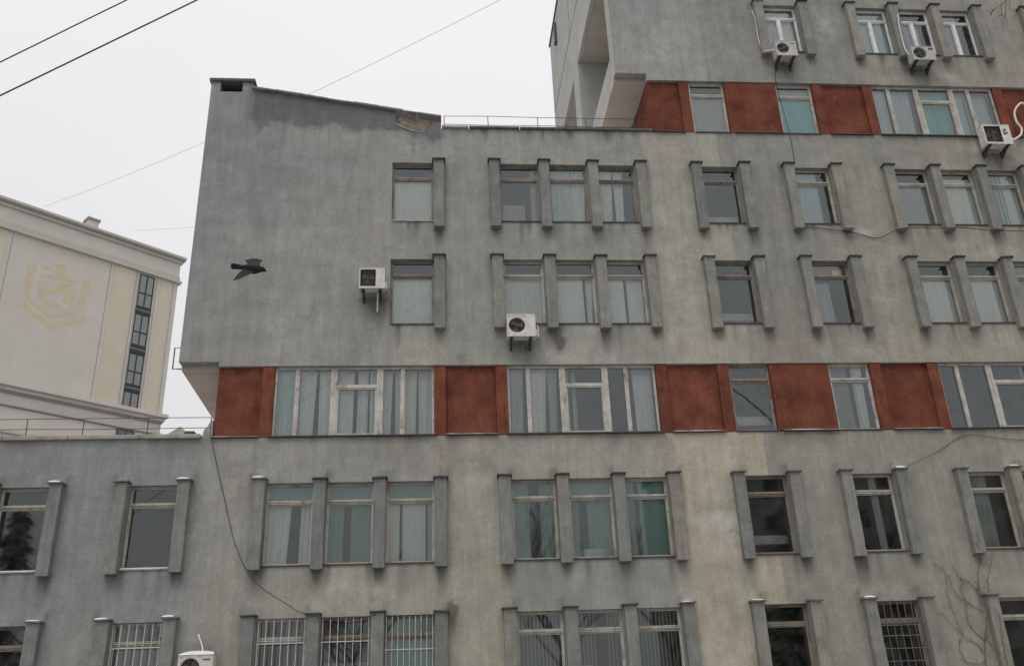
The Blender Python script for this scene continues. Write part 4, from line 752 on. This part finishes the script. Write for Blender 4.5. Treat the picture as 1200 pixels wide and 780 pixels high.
stroke(em, [(11.42, 35.4), (11.3, 34.2)], 0.75); stroke(em, [(10.75, 34.85), (10.2, 35.45), (9.2, 35.95)], 0.5); stroke(em, [(9.24, 35.2), (9.26, 34.4)], 0.72); blob(em, 10.3, 33.9, 0.62, 0.3); blob(em, 12.4, 36.5, 0.42, 0.32); blob(em, 8.12, 36.55, 0.42, 0.34); blob(em, 11.45, 35.45, 0.42, 0.3); blob(em, 9.25, 35.3, 0.42, 0.3); blob(em, 10.2, 35.4, 0.45, 0.35); blob(em, 10.2, 36.75, 0.75, 0.2)
em.build('crest', 'emblem_paint', Q)
rvq = qb('roof_vent', 'cream_wall', 7.35, 8.25, 41.67, 43.4, 1.6, 2.5); qb('vent_cap', 'groove', 7.25, 8.35, 43.4, 43.6, 1.5, 2.6, rvq)

# ------------------------------------------------------------------ climbing vine
VN = [[(13.4, 0.13), (13.5, 1.4), (13.62, 2.52), (13.79, 3.3), (13.94, 4.06), (13.93, 4.37), (13.97, 4.76), (14.13, 5.16), (14.05, 5.48), (13.84, 5.71)], [(13.9, 0.13), (14.0, 1.4), (14.06, 2.54), (14.1, 3.29), (14.13, 3.84), (13.93, 4.06)], [(14.0, 4.2), (14.17, 4.45), (14.21, 4.71), (14.39, 5.02), (14.49, 5.33)], [(13.62, 2.64), (13.24, 2.63), (13.08, 2.74), (13.05, 3.11), (13.18, 3.32), (13.08, 3.87), (13.04, 4.09), (13.07, 4.61), (13.09, 4.87), (12.85, 5.08)], [(13.74, 3.18), (13.49, 3.44), (13.42, 3.69), (13.49, 4.12), (13.42, 4.38), (13.48, 4.64), (13.31, 5.0)], [(13.87, 3.85), (13.49, 4.1), (13.28, 4.3), (13.16, 4.78)], [(13.9, 4.32), (13.64, 4.62), (13.47, 4.69)], [(13.62, 2.89), (13.5, 3.1), (13.19, 3.32), (12.76, 3.88)], [(14.02, 2.71), (13.87, 3.05), (13.82, 3.3)], [(14.14, 5.07), (14.09, 5.66), (14.1, 5.89)]]
vn = thing('climbing_vine', 'leafless climbing vine spreading up the wall at lower right', 'vine', (13.5, 0, 0.13)); stem = MB(); rv_ = random.Random(3)
for i, ch in enumerate(VN):
    pts = smooth([(x - 13.5, -0.03 if not (13.93 < x < 14.3 and (z < 4.3 or z > 5.25)) else -0.23, z - 0.13) for x, z in ch], 7); pts = [p + Vector((rv_.gauss(0, .012), rv_.gauss(0, .006), rv_.gauss(0, .01))) for p in pts]
    stem.tube(pts, 0.015 if i < 2 else 0.009, 5, 0.004)
stem.build('stem', 'vine_bark', vn)
tw = MB()
for ch in VN:
    pts = smooth([(x - 13.5, -0.03 if not (13.93 < x < 14.3 and (z < 4.3 or z > 5.25)) else -0.23, z - 0.13) for x, z in ch], 7)
    for p in pts[::2]:
        if p.z < 2 or rv_.random() < .15: continue
        q = [p]; a = rv_.uniform(-1.2, 1.2)
        for k in range(3): q.append(q[-1] + Vector((math.sin(a) * .07, rv_.uniform(-.02, .01), math.cos(a) * .07 * rv_.choice((1, 1, -0.4))))); a += rv_.uniform(-.6, .6)
        tw.tube(q, 0.004, 4, 0.0015)
tw.build('twigs', 'vine_bark', vn)['kind'] = 'stuff'

# ------------------------------------------------------------------ bare trees: one on the pavement at right whose twigs hang into view, others across the street, seen in the panes
def bare_tree(label, base, height, seed, spread=0.5, levels=5, extra=None, r0=0.16):
    rr = random.Random(seed); t = thing('bare_tree', label, 'tree', base, 'leafless street trees'); trunk, limbs, twigs = MB(), MB(), MB()
    def grow(p, d, ln, r, lev):
        pts = [p]; dd = d.copy()
        for k in range(4): dd = (dd + Vector((rr.gauss(0, .12), rr.gauss(0, .12), rr.gauss(0.03, .07)))).normalized(); pts.append(pts[-1] + dd * ln / 4)
        tgt = trunk if lev == 0 else (limbs if lev < 3 else twigs); tgt.tube(pts, r, 7 if lev == 0 else (5 if lev < 3 else 3), r * 0.6)
        if lev >= levels: return
        for k in range(3 if lev < 3 else 4):
            q = pts[rr.choice((2, 3, 4))] if k else pts[4]; a = rr.uniform(0, 6.28); side = Vector((math.cos(a), math.sin(a), rr.uniform(-.1, .5))); nd = (dd * (1 - spread * .6) + side * spread).normalized(); grow(q, nd, ln * rr.uniform(.58, .8), r * 0.55, lev + 1)
    grow(Vector((0, 0, -0.05)), Vector((0, 0, 1)), height * 0.36, r0, 0)
    if extra:
        for pts, a, b, which in extra: (limbs if which else twigs).tube(smooth([Vector(p) - Vector(base) for p in pts], 4), a, 5, b)
    trunk.build('trunk', 'bark', t, True); limbs.build('limbs', 'bark', t, True); twigs.build('twigs', 'bark', t)['kind'] = 'stuff'
    return t
bx = (16.5, -9.5, 0.0)
hang = [([(16.5, -9.5, 4.6), (15.2, -9.9, 9.5), (13.0, -10.6, 13.0), (11.4, -11, 14.5), (10.75, -11, 14.1), (10.52, -11, 13.5)], 0.05, 0.010, 1), ([(10.75, -11, 14.1), (10.42, -11, 13.45), (10.28, -11, 13.32), (10.12, -11, 13.2), (10.02, -11.0, 13.06)], 0.008, 0.003, 0), ([(10.28, -11, 13.32), (10.24, -11, 13.1), (10.19, -11, 12.9), (10.16, -11, 12.72)], 0.006, 0.002, 0), ([(10.24, -11, 13.1), (10.13, -11, 13.02), (10.07, -11, 12.95)], 0.005, 0.002, 0), ([(10.12, -11, 13.2), (10.05, -11, 13.12), (10.035, -11, 13.07)], 0.010, 0.009, 0), ([(10.52, -11, 13.5), (10.44, -11, 13.3), (10.42, -11, 13.18)], 0.006, 0.002, 0), ([(11.1, -11, 14.4), (10.8, -11, 13.7), (10.62, -11, 13.2), (10.60, -11, 13.0)], 0.006, 0.002, 0), ([(10.62, -11, 13.3), (10.5, -11, 13.2), (10.44, -11, 13.22)], 0.004, 0.002, 0), ([(10.42, -11, 13.45), (10.33, -11, 13.15), (10.24, -11, 12.95), (10.2, -11, 12.8)], 0.006, 0.002, 0), ([(10.33, -11, 13.15), (10.30, -11, 12.98), (10.31, -11, 12.9)], 0.004, 0.002, 0), ([(10.12, -11, 13.2), (10.05, -11, 13.2), (9.97, -11, 13.1)], 0.005, 0.002, 0), ([(10.62, -11, 13.2), (10.7, -11, 13.05), (10.71, -11, 12.9)], 0.004, 0.002, 0), ([(10.24, -11, 13.1), (10.3, -11, 13.0), (10.22, -11, 12.88)], 0.005, 0.002, 0)]
bare_tree('leafless tree whose thin twigs hang into the top right corner', bx, 9, 21, 0.35, 4, hang, 0.17)
for i, (x, y, hgt) in enumerate(((-30, -46, 17), (-19, -52, 15), (-6, -50, 16), (8, -47, 19), (19, -51, 18), (30, -48, 20), (42, -52, 19))): bare_tree(('first', 'second', 'third', 'fourth', 'fifth', 'sixth', 'seventh')[i] + ' leafless street tree from the left across the road', (x, y, 0), hgt, 40 + i, 0.55, 5, None, 0.3)

def conifer(label, base, height, rad, seed):
    rr = random.Random(seed); t = thing('conifer', label, 'tree', base, 'conifers across the road'); MB().tube([(0, 0, -.05), (0, 0, height * .98)], 0.28, 8, 0.03).build('trunk', 'bark', t, True); mb = MB()
    for k in range(2600):
        u = rr.random() ** 0.7; z = height * (0.08 + 0.92 * (1 - u)); R_ = rad * (0.06 + u) * (0.85 + 0.3 * math.sin(z * 4.1)); a = rr.uniform(0, 6.28); q = R_ * rr.uniform(0.25, 1.0); ln, wd_ = rr.uniform(.5, 1.0), rr.uniform(.12, .28)
        c, s_ = math.cos(a), math.sin(a); p = Vector((c * q, s_ * q, z - 0.25 * q)); d = Vector((c, s_, -0.45)) * ln; n = Vector((-s_, c, rr.uniform(-.4, .4))) * wd_; mb.quad(tuple(p - n), tuple(p + d * .6 - n * .7), tuple(p + d), tuple(p + n))
    mb.build('crown', 'needles', t)
for i, (x, y, hgt, rad) in enumerate(((-31, -46, 18, 4.2), (-37, -49, 15, 4.0), (27, -44, 17, 4.2))): conifer(('taller', 'shorter', 'right-hand')[i] + ' dark conifer standing across the road', (x, y, 0), hgt, rad, 70 + i)
# dark brick house across the road, mirrored in the lower right panes
hs = thing('brick_house', 'dark brick apartment house across the road behind the street trees', 'building', (48, -60, 0))
MB().box(-27, 27, -6, 0, 0, 24).build('wall', 'house_brick', hs); MB().box(-27.4, 27.4, -6.4, 0.4, 24, 24.5).build('roof', 'roof_felt', hs)
hw = MB().box(-0.7, 0.7, 0, 0.06, 0, 1.7).mesh('window', 'window_dark')
for i in range(13):
    for j in range(7): link('window', hw, hs, (-24 + 4 * i, 0.004, 1.4 + 3.25 * j))
# ------------------------------------------------------------------ the flying bird
bd = tag(link('bird', None), 'dark pigeon flying right with wings spread before the grey wall', 'bird')
def bird_mesh():
    K = 0.000585
    vd = (Vector((-1.90, -14.5, 6.035)) - Vector((0, -23, 1.6))).normalized(); rt = (RIGHT - vd * RIGHT.dot(vd)).normalized(); ut = rt.cross(vd)
    def pt(a, b, d=0.0): return rt * ((a - 560) * K) - ut * ((b - 400) * K) + vd * d
    v, f = [], []
    prof = [(228, 350, 40, 4), (270, 348, 60, 6), (340, 355, 50, 9), (420, 368, 42, 18), (490, 383, 66, 34), (570, 398, 84, 46), (640, 404, 82, 48), (700, 400, 66, 40), (740, 398, 52, 35), (775, 402, 48, 33), (805, 415, 30, 22), (822, 428, 14, 10), (842, 440, 4, 4)]
    n = 12
    for (a, b, rv, rd) in prof:
        for k in range(n): t = 2 * math.pi * k / n; v.append(pt(a, b + rv * math.sin(t), rd * K * math.cos(t)))
    for i in range(len(prof) - 1):
        for k in range(n): f.append((i * n + k, i * n + (k + 1) % n, (i + 1) * n + (k + 1) % n, (i + 1) * n + k))
    f += [tuple(range(n)), tuple(range((len(prof) - 1) * n, len(prof) * n))]
    def plate(rows, th):
        b0 = len(v); m_ = len(rows[0])
        for sgn in (-1, 1):
            for r_ in rows:
                for (a, b, d) in r_: v.append(pt(a, b, d + sgn * th / 2))
        R_, tot = len(rows), len(rows) * m_
        for i in range(R_ - 1):
            for k in range(m_ - 1):
                q = (b0 + i * m_ + k, b0 + i * m_ + k + 1, b0 + (i + 1) * m_ + k + 1, b0 + (i + 1) * m_ + k); f.append(q); f.append(tuple(x + tot for x in reversed(q)))
        ed = [b0 + k for k in range(m_)] + [b0 + i * m_ + m_ - 1 for i in range(1, R_)] + [b0 + (R_ - 1) * m_ + k for k in range(m_ - 2, -1, -1)] + [b0 + i * m_ for i in range(R_ - 2, 0, -1)]
        for x, y in zip(ed, ed[1:] + ed[:1]): f.append((x, x + tot, y + tot, y))
    plate([[(455, 375, 0), (560, 385, 0), (660, 395, 0), (725, 385, 0)], [(475, 325, .05), (560, 325, .05), (650, 325, .05), (722, 330, .05)], [(515, 292, .10), (580, 285, .10), (660, 282, .10), (728, 290, .10)], [(478, 262, .14), (560, 255, .14), (660, 255, .14), (735, 280, .14)], [(470, 238, .17), (560, 226, .17), (670, 225, .17), (770, 248, .17)], [(560, 212, .19), (600, 206, .19), (670, 206, .19), (720, 222, .19)]], 0.014)
    plate([[(440, 380, 0), (520, 390, 0), (600, 410, 0), (660, 425, 0)], [(405, 425, -.05), (470, 440, -.05), (540, 455, -.05), (600, 460, -.05)], [(360, 470, -.10), (400, 485, -.10), (460, 495, -.10), (520, 498, -.10)], [(305, 530, -.15), (340, 540, -.15), (390, 542, -.15), (440, 535, -.15)], [(258, 592, -.19), (285, 588, -.19), (320, 582, -.19), (355, 575, -.19)]], 0.014)
    me = bpy.data.meshes.new('body'); me.from_pydata([tuple(q) for q in v], [], f); me.materials.append(MATS['feather']); me.update()
    bm = bmesh.new(); bm.from_mesh(me); bmesh.ops.recalc_face_normals(bm, faces=bm.faces); bm.to_mesh(me); bm.free(); return me
bd.location = (-1.90, -14.5, 6.035)
body = link('body', bird_mesh(), bd); rm = body.modifiers.new('remesh', 'REMESH'); rm.mode = 'VOXEL'; rm.voxel_size = 0.0035; rm.use_smooth_shade = True
sm_ = body.modifiers.new('smooth', 'SMOOTH'); sm_.factor = 0.4; sm_.iterations = 1
